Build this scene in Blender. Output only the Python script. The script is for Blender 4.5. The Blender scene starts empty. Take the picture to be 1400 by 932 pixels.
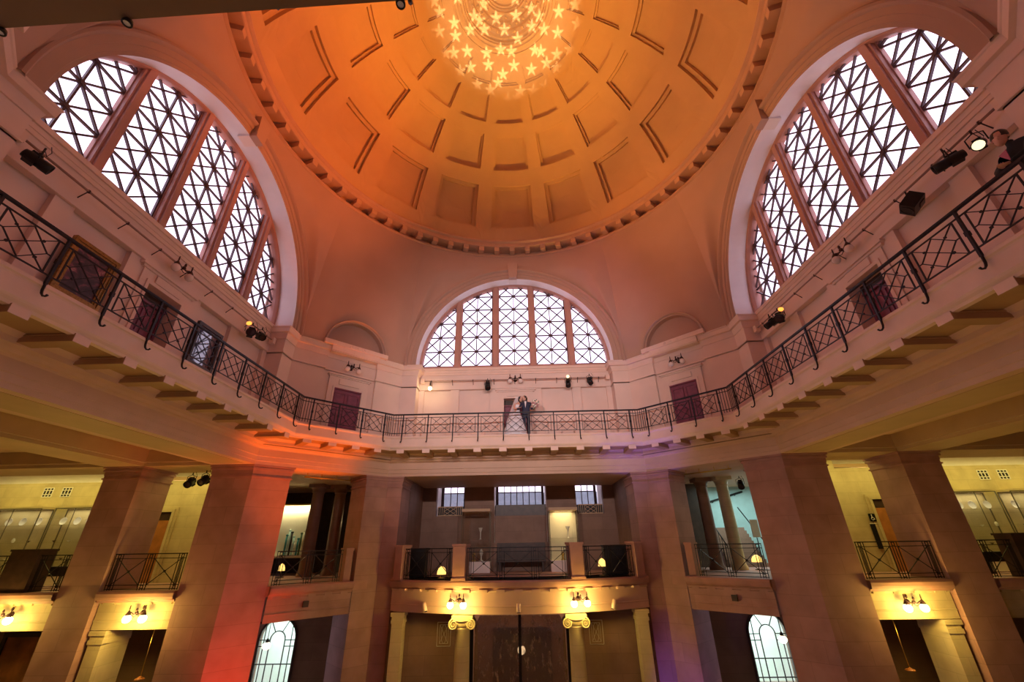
import bpy, bmesh, math, random
from math import sin, cos, pi, radians as rad, sqrt, atan2, hypot
from mathutils import Matrix, Vector
random.seed(7)
SC = bpy.context.scene
COL = SC.collection
# ------------------------------------------------------------------ materials
def _nt(name):
    m = bpy.data.materials.new(name); m.use_nodes = True
    nt = m.node_tree; b = nt.nodes['Principled BSDF']
    return m, nt, b
def mat(name, col, rough=.6, metal=0., var=.12, scale=3., bump=0., spec=.5, col2=None, detail=5.):
    m, nt, b = _nt(name)
    tc = nt.nodes.new('ShaderNodeTexCoord'); n = nt.nodes.new('ShaderNodeTexNoise')
    n.inputs['Scale'].default_value = scale; n.inputs['Detail'].default_value = detail
    nt.links.new(tc.outputs['Object'], n.inputs['Vector'])
    r = nt.nodes.new('ShaderNodeValToRGB'); nt.links.new(n.outputs['Fac'], r.inputs[0])
    r.color_ramp.elements[0].position = .3; r.color_ramp.elements[1].position = .7
    c2 = col2 or tuple(min(1, c*(1+var)) for c in col)
    c1 = tuple(c*(1-var) for c in col)
    r.color_ramp.elements[0].color = (*c1, 1); r.color_ramp.elements[1].color = (*c2, 1)
    nt.links.new(r.outputs[0], b.inputs['Base Color'])
    b.inputs['Roughness'].default_value = rough; b.inputs['Metallic'].default_value = metal
    b.inputs['Specular IOR Level'].default_value = spec
    if bump:
        bp = nt.nodes.new('ShaderNodeBump'); bp.inputs['Strength'].default_value = bump; bp.inputs['Distance'].default_value = .01
        nt.links.new(n.outputs['Fac'], bp.inputs['Height']); nt.links.new(bp.outputs[0], b.inputs['Normal'])
    return m
def stone_blocks(name, col, bw=1.1, bh=.42, var=.18, mort=.55):
    """ashlar: courses by height, joints by an angle independent running coordinate"""
    m, nt, b = _nt(name); N = nt.nodes.new; L = nt.links.new
    tc = N('ShaderNodeTexCoord'); sx = N('ShaderNodeSeparateXYZ'); L(tc.outputs['Object'], sx.inputs[0])
    ad = N('ShaderNodeMath'); ad.operation = 'SUBTRACT'; L(sx.outputs[0], ad.inputs[0]); L(sx.outputs[1], ad.inputs[1])
    cb = N('ShaderNodeCombineXYZ'); L(ad.outputs[0], cb.inputs[0]); L(sx.outputs[2], cb.inputs[1])
    br = N('ShaderNodeTexBrick'); L(cb.outputs[0], br.inputs['Vector'])
    br.inputs['Scale'].default_value = 1; br.inputs['Brick Width'].default_value = bw; br.inputs['Row Height'].default_value = bh
    br.inputs['Mortar Size'].default_value = .006; br.inputs['Bias'].default_value = 0
    br.inputs['Color1'].default_value = (*[c*(1-var) for c in col], 1); br.inputs['Color2'].default_value = (*[c*(1+var) for c in col], 1)
    br.inputs['Mortar'].default_value = (*[c*mort for c in col], 1)
    n = N('ShaderNodeTexNoise'); n.inputs['Scale'].default_value = 1.6; n.inputs['Detail'].default_value = 8; L(tc.outputs['Object'], n.inputs['Vector'])
    mx = N('ShaderNodeMix'); mx.data_type = 'RGBA'; mx.blend_type = 'MULTIPLY'; mx.inputs[0].default_value = .55
    rp = N('ShaderNodeValToRGB'); L(n.outputs['Fac'], rp.inputs[0]); rp.color_ramp.elements[0].position = .32; rp.color_ramp.elements[1].position = .62
    rp.color_ramp.elements[0].color = (.62, .56, .52, 1); rp.color_ramp.elements[1].color = (1, 1, 1, 1)
    L(br.outputs['Color'], mx.inputs[6]); L(rp.outputs[0], mx.inputs[7]); L(mx.outputs[2], b.inputs['Base Color'])
    b.inputs['Roughness'].default_value = .62
    return m
def emit(name, col, s):
    m, nt, b = _nt(name); b.inputs['Base Color'].default_value = (*col, 1)
    b.inputs['Emission Color'].default_value = (*col, 1); b.inputs['Emission Strength'].default_value = s
    return m
def glass(name, tint=(1, 1, 1), gl=.08, rough=.02):
    m, nt, b = _nt(name); nt.nodes.remove(b)
    t = nt.nodes.new('ShaderNodeBsdfTransparent'); t.inputs[0].default_value = (*tint, 1)
    g = nt.nodes.new('ShaderNodeBsdfGlossy'); g.inputs['Roughness'].default_value = rough
    x = nt.nodes.new('ShaderNodeMixShader'); x.inputs[0].default_value = gl
    nt.links.new(t.outputs[0], x.inputs[1]); nt.links.new(g.outputs[0], x.inputs[2])
    nt.links.new(x.outputs[0], nt.nodes['Material Output'].inputs[0])
    return m
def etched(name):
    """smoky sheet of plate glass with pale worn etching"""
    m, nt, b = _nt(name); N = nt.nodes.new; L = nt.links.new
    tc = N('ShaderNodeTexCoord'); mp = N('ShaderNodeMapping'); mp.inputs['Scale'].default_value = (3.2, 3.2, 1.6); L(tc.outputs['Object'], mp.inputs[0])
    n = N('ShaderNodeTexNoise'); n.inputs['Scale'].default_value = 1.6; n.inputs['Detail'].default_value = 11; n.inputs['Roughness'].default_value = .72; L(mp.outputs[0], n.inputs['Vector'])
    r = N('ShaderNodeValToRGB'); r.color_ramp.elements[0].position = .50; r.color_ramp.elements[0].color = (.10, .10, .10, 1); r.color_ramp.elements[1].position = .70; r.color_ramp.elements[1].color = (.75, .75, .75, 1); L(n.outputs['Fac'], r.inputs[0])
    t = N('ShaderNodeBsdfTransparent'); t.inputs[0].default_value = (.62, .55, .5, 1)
    d = N('ShaderNodeBsdfPrincipled'); d.inputs['Base Color'].default_value = (.55, .42, .34, 1); d.inputs['Roughness'].default_value = .3  # brown brightened to stand in for reflections on the sheet
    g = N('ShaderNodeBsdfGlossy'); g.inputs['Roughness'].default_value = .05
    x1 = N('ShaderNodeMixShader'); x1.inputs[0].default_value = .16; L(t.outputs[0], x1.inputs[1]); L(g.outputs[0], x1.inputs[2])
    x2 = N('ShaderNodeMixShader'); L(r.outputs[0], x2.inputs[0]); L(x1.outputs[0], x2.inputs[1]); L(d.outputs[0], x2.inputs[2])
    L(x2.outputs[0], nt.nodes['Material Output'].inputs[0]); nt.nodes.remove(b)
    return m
M = dict(
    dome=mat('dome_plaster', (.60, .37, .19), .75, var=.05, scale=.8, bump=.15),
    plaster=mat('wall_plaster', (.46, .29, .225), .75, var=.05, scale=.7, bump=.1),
    wallup=mat('gallery_wall', (.76, .58, .52), .7, var=.06, scale=.9),
    cornice=mat('cornice_paint', (.78, .57, .49), .6, var=.05, scale=2),
    reveal=mat('reveal_paint', (.86, .78, .77), .6, var=.03, scale=2),
    entab=mat('entablature_paint', (.66, .44, .33), .6, var=.06, scale=1.5),
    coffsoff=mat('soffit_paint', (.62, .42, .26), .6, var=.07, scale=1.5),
    pipe=mat('pipe_paint', (.36, .22, .18), .4, var=.1), lamp_dim=emit('golden_shade', (1, .62, .16), 1.6), quiet=glass('quiet_glass', gl=.012),
    ring=mat('ring_paint', (.56, .33, .22), .65, var=.05, scale=2), soffit=mat('gallery_soffit', (.40, .24, .12), .6, var=.08, scale=1.5), teallight=mat('pale_teal_paint', (.72, .84, .80), .6, var=.05),  # gallery_soffit brown is darkened, underside shade put into its colour
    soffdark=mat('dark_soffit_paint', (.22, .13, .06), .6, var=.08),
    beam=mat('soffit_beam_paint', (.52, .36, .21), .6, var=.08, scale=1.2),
    pier=stone_blocks('pier_stone', (.45, .25, .205), bw=1.35, bh=.56, var=.07, mort=.72),
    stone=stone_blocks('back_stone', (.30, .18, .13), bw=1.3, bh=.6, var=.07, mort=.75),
    pale=stone_blocks('pale_stone', (.62, .52, .30), var=.05, mort=.8),
    slab=mat('balcony_stone', (.42, .22, .18), .6, var=.1, scale=3),
    mull=mat('mullion_paint', (.50, .25, .20), .6, var=.07, scale=2),
    lat=mat('window_bar', (.08, .04, .05), .5, var=.1),
    iron=mat('wrought_iron', (.018, .014, .018), .42, .4, var=.3, scale=12),
    black=mat('black_metal', (.012, .011, .012), .45, .3, var=.3, scale=9),
    bronze=mat('dark_bronze', (.06, .03, .03), .4, .7, var=.3, scale=12),
    brass=mat('brass', (.65, .45, .12), .3, 1., var=.1),
    door=mat('door_wood', (.22, .05, .09), .45, var=.25, scale=5),
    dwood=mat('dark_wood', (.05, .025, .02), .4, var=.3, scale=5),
    owood=mat('orange_wood', (.42, .16, .045), .4, var=.2, scale=4),
    floor=mat('floor_stone', (.30, .22, .17), .35, var=.15, scale=1.2),
    gilt=mat('gilt_frame', (.30, .17, .05), .35, .7, var=.3, scale=20),
    gfloor=mat('gallery_floor', (.4, .3, .26), .6),
    glass=glass('clear_glass', gl=.06), cglass=glass('case_glass', (.97, .98, .95), .12),
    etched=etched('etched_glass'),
    globe_on=emit('lit_globe', (1, .80, .38), 14), globe_off=mat('opal_globe', (.8, .68, .66), .15, var=.05),
    lens_on=emit('lit_lens', (1, .85, .5), 1.5), lamp_warm=emit('lit_shade', (1, .86, .55), 3),
    tungsten=emit('hot_lamp_glow', (1, .40, .06), 1.7),
    white=mat('white_paint', (.85, .82, .78), .5, var=.03), china=mat('china', (.9, .88, .85), .2, var=.04),
    teal=mat('teal_paint', (.42, .62, .62), .6, var=.06), tealdk=mat('teal_paper', (.03, .22, .24), .6),
    skin=mat('skin', (.62, .34, .26), .55, var=.06), hair=mat('dark_hair', (.02, .012, .012), .5),
    suit=mat('navy_suit', (.02, .025, .06), .7, var=.2, scale=30), shirt=mat('white_shirt', (.8, .75, .78), .7, var=.04),
    dress=mat('white_dress', (.80, .78, .86), .7, var=.05, scale=12, bump=.3), blacksuit=mat('black_suit', (.012, .012, .014), .75, var=.2),
    pinkshirt=mat('pink_shirt', (.5, .12, .2), .6), flower=mat('cream_petals', (.85, .74, .66), .6, var=.1), leafm=mat('leaf_green', (.06, .12, .05), .5),
    flowerp=mat('pink_petals', (.7, .35, .36), .6), case=mat('case_frame', (.12, .10, .06), .4), paper=mat('paper', (.78, .74, .62), .7, var=.03),
)
# translucent veil
m, nt, b = _nt('veil_net'); b.inputs['Base Color'].default_value = (.95, .85, .88, 1); b.inputs['Alpha'].default_value = .45; M['veil'] = m
def painting_mat():
    m, nt, b = _nt('dark_oil_painting'); N = nt.nodes.new; L = nt.links.new
    tc = N('ShaderNodeTexCoord'); n = N('ShaderNodeTexNoise'); n.inputs['Scale'].default_value = 3.1; n.inputs['Detail'].default_value = 6; n.inputs['Distortion'].default_value = 1.2
    L(tc.outputs['Object'], n.inputs['Vector']); r = N('ShaderNodeValToRGB'); L(n.outputs['Fac'], r.inputs[0])
    e = r.color_ramp.elements; e[0].position = .35; e[0].color = (.025, .014, .03, 1); e[1].position = .72; e[1].color = (.6, .38, .36, 1)
    k = r.color_ramp.elements.new(.5); k.color = (.06, .03, .045, 1); k = r.color_ramp.elements.new(.6); k.color = (.22, .06, .09, 1)
    L(r.outputs[0], b.inputs['Base Color']); b.inputs['Roughness'].default_value = .35
    return m
M['painting'] = painting_mat()
# ------------------------------------------------------------------ mesh builder
class MB:
    def __init__(s): s.v = []; s.f = []; s.sm = []
    def add(s, vs, fs, smooth=False):
        o = len(s.v); s.v += [tuple(p) for p in vs]; s.f += [tuple(i+o for i in f) for f in fs]; s.sm += [smooth]*len(fs); return s
    def box(s, x0, x1, y0, y1, z0, z1, mt=None):
        s.nb = getattr(s, 'nb', 0)+1; e = .0009*(s.nb % 11); x0 -= e; x1 += e; y0 -= e; y1 += e; z0 -= e; z1 += e
        vs = [(x, y, z) for z in (z0, z1) for y in (y0, y1) for x in (x0, x1)]
        if mt is not None: vs = [tuple(mt @ Vector(v)) for v in vs]
        return s.add(vs, [(0, 2, 3, 1), (4, 5, 7, 6), (0, 1, 5, 4), (2, 6, 7, 3), (0, 4, 6, 2), (1, 3, 7, 5)])
    def bar(s, a, b, w, h=None, up=(0, 0, 1)):
        a, b = Vector(a), Vector(b); d = (b-a); L = d.length
        if L < 1e-6: return s
        d /= L; u = Vector(up)
        if abs(d.dot(u)) > .98: u = Vector((0, 1, 0))
        x = d.cross(u).normalized(); y = x.cross(d).normalized(); h = h or w
        vs = [p + x*i*w/2 + y*j*h/2 for p in (a, b) for j in (-1, 1) for i in (-1, 1)]
        return s.add(vs, [(0, 1, 3, 2), (4, 6, 7, 5), (0, 4, 5, 1), (2, 3, 7, 6), (0, 2, 6, 4), (1, 5, 7, 3)])
    def tube(s, pts, r, n=8, cap=True):
        pts = [Vector(p) for p in pts]; rs = r if isinstance(r, (list, tuple)) else [r]*len(pts); vs = []
        ref = None
        for i, p in enumerate(pts):
            d = (pts[min(i+1, len(pts)-1)]-pts[max(i-1, 0)]).normalized()
            if ref is None:
                ref = Vector((0, 0, 1)) if abs(d.z) < .9 else Vector((1, 0, 0))
            x = d.cross(ref).normalized(); y = x.cross(d).normalized(); ref = y
            for k in range(n):
                a = 2*pi*k/n; vs.append(p + x*rs[i]*cos(a) + y*rs[i]*sin(a))
        fs = [(i*n+k, i*n+(k+1) % n, (i+1)*n+(k+1) % n, (i+1)*n+k) for i in range(len(pts)-1) for k in range(n)]
        s.add(vs, fs, True)
        if cap: s.add([v for v in vs[:n]], [tuple(range(n))[::-1]]); s.add(vs[-n:], [tuple(range(n))])
        return s
    def lathe(s, prof, n=16, c=(0, 0, 0), smooth=True, a0=0, a1=2*pi, mt=None):
        full = abs(a1-a0-2*pi) < 1e-6; m = n if full else n+1; vs = []
        for r, z in prof:
            for k in range(m):
                a = a0+(a1-a0)*k/n; p = Vector((c[0]+r*cos(a), c[1]+r*sin(a), c[2]+z)); vs.append(mt @ p if mt is not None else p)
        fs = []
        for i in range(len(prof)-1):
            for k in range(n):
                k2 = (k+1) % m; fs.append((i*m+k, i*m+k2, (i+1)*m+k2, (i+1)*m+k))
        return s.add(vs, fs, smooth)
    def sphere(s, c, r, n=12, sc=(1, 1, 1)):
        pr = [(max(1e-4, sin(pi*i/8))*1., -cos(pi*i/8)) for i in range(9)]
        mt = Matrix.Translation(c) @ Matrix.Diagonal((r*sc[0], r*sc[1], r*sc[2], 1))
        return s.lathe(pr, n, mt=mt)
    def prism(s, poly, z0, z1):
        n = len(poly); vs = [(x, y, z0) for x, y in poly]+[(x, y, z1) for x, y in poly]
        return s.add(vs, [tuple(range(n))[::-1], tuple(range(n, 2*n))]+[(i, (i+1) % n, (i+1) % n+n, i+n) for i in range(n)])
    def sweep(s, path, prof, closed=False, smooth=False):
        """path: plan points; prof: (inward offset to the LEFT of travel, z)"""
        n = len(path); vs = []
        for i in range(n):
            p = Vector(path[i]); a = Vector(path[i-1]) if (i or closed) else None; b = Vector(path[(i+1) % n]) if (i < n-1 or closed) else None
            d1 = (p-a).normalized() if a is not None else (b-p).normalized(); d2 = (b-p).normalized() if b is not None else d1
            n1 = Vector((-d1.y, d1.x)); n2 = Vector((-d2.y, d2.x)); mm = (n1+n2)
            mm = mm/max(.3, mm.length_squared/2) if mm.length > 1e-4 else n1
            for o, z in prof: q = p+mm*o; vs.append((q.x, q.y, z))
        k = len(prof); fs = []
        for i in range(n if closed else n-1):
            j = (i+1) % n
            for t in range(k-1): fs.append((i*k+t, j*k+t, j*k+t+1, i*k+t+1))
        return s.add(vs, fs, smooth)
    def build(s, name, m, parent=None, loc=None, rz=0, **kw):
        me = bpy.data.meshes.new(name); me.from_pydata(s.v, [], s.f); me.polygons.foreach_set('use_smooth', s.sm)
        bm = bmesh.new(); bm.from_mesh(me)
        if kw.get('weld', True): bmesh.ops.remove_doubles(bm, verts=bm.verts, dist=1e-5)
        bmesh.ops.recalc_face_normals(bm, faces=bm.faces); bm.to_mesh(me); bm.free()
        me.materials.append(m); o = bpy.data.objects.new(name, me); COL.objects.link(o)
        if parent is not None: o.parent = parent
        if loc is not None: o.location = loc
        o.rotation_euler[2] = rz
        if kw.get('bevel'):
            bv = o.modifiers.new('bevel', 'BEVEL'); bv.width = kw['bevel']; bv.segments = 2; bv.limit_method = 'ANGLE'
        return o
def st(o): o['kind'] = 'structure'; return o
def tag(o, label, cat, group=None):
    o['label'] = label; o['category'] = cat
    if group: o['group'] = group
    return o
def thing(name, label, cat, loc=(0, 0, 0), rz=0, group=None):
    o = bpy.data.objects.new(name, None); COL.objects.link(o); o.location = loc; o.rotation_euler[2] = rz
    return tag(o, label, cat, group)
def structure(name, rz=0):
    o = bpy.data.objects.new(name, None); COL.objects.link(o); o.rotation_euler[2] = rz; return st(o)
def cp(o, parent=None):
    c = o.copy(); COL.objects.link(c); c.parent = parent
    return c
def cptree(o, parent=None):
    c = cp(o, parent)
    for ch in list(o.children): cptree(ch, c)
    return c
def rot(p, a): return (p[0]*cos(a)-p[1]*sin(a), p[0]*sin(a)+p[1]*cos(a))
ANG = dict(front=0, left=pi/2, back=pi, right=-pi/2)
DIA = dict(front_left=pi/4, front_right=-pi/4, back_left=3*pi/4, back_right=-3*pi/4)
def area(name, loc, rot_, sx, sy, e, col, portal=False, spread=None):
    li = bpy.data.lights.new(name, 'AREA'); li.shape = 'RECTANGLE'; li.size = sx; li.size_y = sy; li.energy = e; li.color = col
    if portal: li.cycles.is_portal = True
    if spread: li.spread = spread
    o = bpy.data.objects.new(name, li); COL.objects.link(o); o.location = loc; o.rotation_euler = rot_; return o
# ------------------------------------------------------------------ camera
YAW, PITCH, ROLL, F = -.0179, .4563, -.0166, 567.06
cam = bpy.data.cameras.new('camera'); co = bpy.data.objects.new('camera', cam); COL.objects.link(co)
cp_, sp_, cy_, sy_ = cos(PITCH), sin(PITCH), cos(YAW), sin(YAW)
fwd = Vector((sy_*cp_, cy_*cp_, sp_)); rt = Vector((cy_, -sy_, 0)); up = rt.cross(fwd)
r2 = rt*cos(ROLL)+up*sin(ROLL); u2 = -rt*sin(ROLL)+up*cos(ROLL)
mw = Matrix((r2, u2, -fwd)).transposed().to_4x4(); mw.translation = (.2231, -9.1429, 0); co.matrix_world = mw
cam.sensor_width = 36; cam.lens = F/1400*36; cam.clip_start = .05; cam.clip_end = 200; SC.camera = co
# ------------------------------------------------------------------ dome
ZC, RS = 12.0, 8.37
def sph(az, el, R=RS): return (R*cos(el)*sin(az), R*cos(el)*cos(az), ZC+R*sin(el))
def build_dome():
    mb = MB(); NC = 16; rows = [(15.2, 20.6, 35.5, 38.2), (38.2, 40.8, 52.1, 54.), (54., 55.8, 64., 65.4), (65.4, 66.8, 72., 74.)]
    n = 6
    for (e0, a, b, e1) in rows:
        for c in range(NC):
            ac = rad(.3+c*22.5)
            def loop(hw, lo, hi, R):
                pts = []
                for i in range(n): pts.append((ac-hw+2*hw*i/n, lo))
                for i in range(n): pts.append((ac+hw, lo+(hi-lo)*i/n))
                for i in range(n): pts.append((ac+hw-2*hw*i/n, hi))
                for i in range(n): pts.append((ac-hw, hi-(hi-lo)*i/n))
                return [sph(u, v, R) for u, v in pts]
            A, B, E0, E1 = rad(a), rad(b), rad(e0), rad(e1); h0 = rad(11.25); h1 = rad(8.2); s1 = .075; s2 = .06
            sc_ = (B-A)/rad(15); i1 = rad(1.35)*max(.55, sc_); i1e = i1*.75; d1 = .16*max(.3, sc_**1.4); d2 = .31*max(.3, sc_**1.4)
            loops = [loop(h0, E0, E1, RS), loop(h1, A, B, RS), loop(h1, A, B, RS+d1), loop(h1-i1, A+i1e, B-i1e, RS+d1), loop(h1-i1, A+i1e, B-i1e, RS+d2), loop(h1*.42, A*.6+B*.4, A*.4+B*.6, RS+d2)]
            k = 4*n
            vs = sum(loops, []); fs = []
            for t in range(len(loops)-1):
                for i in range(k): j = (i+1) % k; fs.append((t*k+i, t*k+j, (t+1)*k+j, (t+1)*k+i))
            fs.append(tuple((len(loops)-1)*k+i for i in range(k)))
            mb.add(vs, fs)
    # crown of the dome above the coffers, oculus rim, lantern cap
    prof = [(RS*cos(rad(74)), ZC+RS*sin(rad(74))), (2.16, 20.085), (2.15, 20.05), (2.10, 20.05), (2.09, 20.10), (1.98, 20.12), (1.96, 20.06), (1.86, 20.05), (1.82, 20.12), (1.74, 20.14), (1.72, 20.22), (1.68, 20.24),
            (1.66, 20.36), (1.58, 20.38), (1.5, 20.50)]
    mb.lathe(prof, 96, smooth=False)
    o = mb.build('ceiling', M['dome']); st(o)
    return o
dome = build_dome()
lan = MB()
lan.lathe([(1.5, 20.50), (1.38, 20.62), (1.36, 20.72), (1.2, 20.86), (1.17, 20.98), (1.0, 21.10), (.95, 21.12), (.93, 21.22), (.88, 21.24), (.86, 21.32), (.80, 21.34), (.78, 21.44), (.5, 21.48), (.001, 21.5)], 72, smooth=False)
for k in range(24):          # raised leaves of the lantern cap
    a = 2*pi*k/24
    for (r0, z0, s) in ((1.44, 20.55, .075), (1.27, 20.77, .065), (1.08, 21.02, .055)):
        a2 = a+(0 if r0 != 1.27 else pi/24); lan.sphere((r0*cos(a2), r0*sin(a2), z0), s, 8, (1, 1, .7))
for k in range(8):
    a = 2*pi*k/8; lan.sphere((.45*cos(a), .45*sin(a), 21.46), .07, 8, (1, 1, .6))
lan.sphere((0, 0, 21.45), .12, 10, (1, 1, .7))
lc = lan.build('ceiling_lantern_cap', M['dome']); st(lc)
# ring cornice with dentils
rg = MB()
rg.lathe([(8.085, 14.2), (7.9, 14.2), (7.88, 14.1), (7.94, 14.06), (7.99, 14.04), (7.99, 13.86), (8.02, 13.84), (8.56, 13.84), (8.56, 13.57), (8.30, 13.55), (8.28, 13.48), (8.36, 13.45), (8.45, 13.45)], 128, smooth=False)
trim = rg.build('trim_1', M['ring']); st(trim)
d = MB(); d.box(-.125, .125, 8.02, 8.55, 13.60, 13.86)
den = d.build('dentil', M['ring'], trim); 
for k in range(1, 64): cp(den, trim).rotation_euler[2] = 2*pi*k/64
# ------------------------------------------------------------------ pendentives and arches
B0, b0 = 8.26, 5.064; D0 = (B0+b0)/sqrt(2); THR = atan2(b0, B0); ZB, ZT, RR = 7.3, 13.47, 8.37
def rho(th, z):
    a = abs(th) % (pi/2); a = min(a, pi/2-a)
    r = B0/cos(a) if a <= THR else D0/cos(pi/4-a)
    t = max(0, min(1, (z-ZB)/(ZT-ZB))); sm_ = min(1, t*2.2)
    # ease the octagon's ridge away with height
    rs = B0+(D0-B0)*(0.5-0.5*cos(4*a))+.02
    rs = max(rs, r-.28); r = r*(1-sm_*.75)+rs*sm_*.75
    return r+(RR-r)*t**2.2
def P3(th, z): r = rho(th, z); return (r*sin(th), r*cos(th), z)
def sector(th0, hw, cz, R, dist, zb, n=64, m=14):
    """surface round an arched opening, th measured from +y clockwise"""
    mb = MB(); vs = []
    for i in range(n+1):
        ph = pi*i/n; x = R*cos(ph); z = cz+R*sin(ph); ti = atan2(x, dist)
        u = i/n*2 if i <= n/2 else (n-i)/n*2; sg = 1 if i <= n/2 else -1
        H = ZT-cz; W = hw*dist; tot = H+W; s_ = round(u*n/2)/(n/2)*tot; st_ = tot/(n/2)
        if abs(s_-H) <= st_*.5: s_ = H
        if s_ <= H: to, zo = hw, cz+s_
        else: to, zo = hw*(1-(s_-H)/W), ZT
        for j in range(m+1):
            t = j/m; th = ti*(1-t)+sg*to*t; zz = z*(1-t)+zo*t; e = min(1, t/.4); e = e*e*(3-2*e); r_ = dist/cos(th)*(1-e)+rho(th0+th, zz)*e; vs.append((r_*sin(th0+th), r_*cos(th0+th), zz))
    fs = [(i*(m+1)+j, (i+1)*(m+1)+j, (i+1)*(m+1)+j+1, i*(m+1)+j+1) for i in range(n) for j in range(m)]
    mb.add(vs, fs, True)
    # strip below the springing
    for sg in (1, -1):
        ti = atan2(R, dist); row = []
        for j in range(m+1):
            th = sg*(ti+(hw-ti)*j/m); row.append(P3(th0+th, cz)); row.append(P3(th0+th, zb))
        mb.add(row, [(2*j, 2*j+2, 2*j+3, 2*j+1) for j in range(m)], True)
    return mb
CZ = 7.55
def arc_sweep(mb, prof, cz, n=64, legs=None, a0=0, a1=pi):
    """prof: (radius, y)"""
    vs = []; rings = []
    if legs is not None: rings.append([(r, y, legs) for r, y in prof])
    for i in range(n+1):
        a = a0+(a1-a0)*i/n; rings.append([(r*cos(a), y, cz+r*sin(a)) for r, y in prof])
    if legs is not None: rings.append([(-r, y, legs) for r, y in prof])
    k = len(prof)
    for r_ in rings: vs += r_
    return mb.add(vs, [(i*k+j, (i+1)*k+j, (i+1)*k+j+1, i*k+j+1) for i in range(len(rings)-1) for j in range(k-1)])
secF = sector(0, THR, CZ, 5.0, B0, 7.36, n=96, m=20)
arch = MB(); arc_sweep(arch, [(5.08, 8.85), (5.08, 8.24), (5.06, 8.22), (5.03, 8.16), (4.97, 8.15), (4.93, 8.20), (4.90, 8.27), (4.76, 8.28), (4.75, 8.31), (4.62, 8.32), (4.61, 8.34), (4.53, 8.35)], CZ, legs=7.4)
rev = MB(); arc_sweep(rev, [(4.53, 8.35), (4.53, 9.42)], CZ, legs=7.4)
for i_, v_ in enumerate(rev.v):          # the reveal rises slightly towards the glass
    if v_[1] > 9 and v_[2] > 7.41: rev.v[i_] = (v_[0]*1.005, v_[1], v_[2]+.19)
key = MB()
ksf = MB()
for kk, (r0, r1, y0, y1, h0, h1) in ((key, (4.49, 5.36, 8.12, 8.36, .20, .26)), (ksf, (4.492, 4.60, 8.361, 8.75, .20, .20))):
    kk.add([(-h0, y0, CZ+r0), (h0, y0, CZ+r0), (h1, y0, CZ+r1), (-h1, y0, CZ+r1), (-h0, y1, CZ+r0), (h0, y1, CZ+r0), (h1, y1, CZ+r1), (-h1, y1, CZ+r1)],
            [(0, 1, 2, 3), (7, 6, 5, 4), (0, 4, 5, 1), (1, 5, 6, 2), (2, 6, 7, 3), (3, 7, 4, 0)])
# window: frame, mullions, lattice, panes
RW, ZS, YW = 4.535, 7.746, 9.3
MX = [-.61*RW, -.2*RW, .2*RW, .61*RW]
wf = MB(); arc_sweep(wf, [(4.60, 9.04), (4.49, 9.04), (4.46, 9.07), (4.43, 9.16), (4.43, 9.4), (4.60, 9.4)], ZS-.02, n=64, legs=7.6)
wf.box(-4.5, 4.5, 9.22, 9.42, 7.58, 7.72)
mu = MB()
hh = sqrt(RW**2-(.2*RW)**2)
lat = MB(); pane = MB()
def ztop(x): return ZS+sqrt(max(0, 4.45**2-x*x))
def clip(a, b, x0, x1):
    """part of the segment a-b inside the bay and the arch"""
    pts = []
    for i in range(41):
        t = i/40; x = a[0]+(b[0]-a[0])*t; z = a[1]+(b[1]-a[1])*t
        pts.append((x, z, (z <= ztop(x)) and (abs(x) < 4.44)))
    ins = [p for p in pts if p[2]]
    return (ins[0], ins[-1]) if len(ins) > 1 else None
bays = [(-4.46, MX[0]-.13), (MX[0]+.13, MX[1]-.13), (MX[1]+.13, MX[2]-.13), (MX[2]+.13, MX[3]-.13), (MX[3]+.13, 4.46)]
def seg(a, b, w, x0, x1):
    c = clip(a, b, x0, x1)
    if c and hypot(c[0][0]-c[1][0], c[0][1]-c[1][1]) > .06: lat.bar((c[0][0], YW, c[0][1]), (c[1][0], YW, c[1][1]), w, .06, up=(0, 1, 0))
CW = (bays[2][1]-bays[2][0])/2; CH = .78
for bi, (x0, x1) in enumerate(bays):
    # lattice cells: verticals at edges and centre, horizontals every cell, both diagonals in each half bay
    cx = x1-CW if bi == 0 else x0+CW
    xs = [cx-CW, cx, cx+CW]
    for i, x in enumerate(xs):
        seg((x, ZS), (x, ZS+4.6), .045 if i == 1 else .06, x0, x1)
    for k in range(0, 7):
        z = ZS+k*CH
        seg((xs[0], z), (xs[2], z), .045, x0, x1)
        for (xa, xb) in ((xs[0], xs[1]), (xs[1], xs[2])):
            seg((xa, z), (xb, z+CH), .044, x0, x1); seg((xb, z), (xa, z+CH), .044, x0, x1)
        if z < ztop(cx): lat.lathe([(.001, -.05), (.058, -.05), (.058, .05), (.001, .05)], 10, mt=Matrix.Translation((cx, YW, z)) @ Matrix.Rotation(pi/2, 4, 'X'), smooth=False)
def mull_mb(x):
    q = MB(); zt_ = ZS+sqrt(RW*RW-x*x)+.03
    q.box(x-.14, x+.14, 9.14, 9.4, 7.6, zt_); q.box(x-.085, x+.085, 9.08, 9.15, 7.6, zt_); q.box(x-.165, x+.165, 9.25, 9.36, 7.6, zt_)
    return q
pv = [(4.5*cos(pi*i/40), YW+.06, ZS+4.5*sin(pi*i/40)) for i in range(41)]
pane.add(pv+[(x, YW+.075, z) for x, y, z in pv], [tuple(range(41)), tuple(range(41, 82))[::-1]]+[(i, i+1, i+42, i+41) for i in range(40)])
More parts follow.
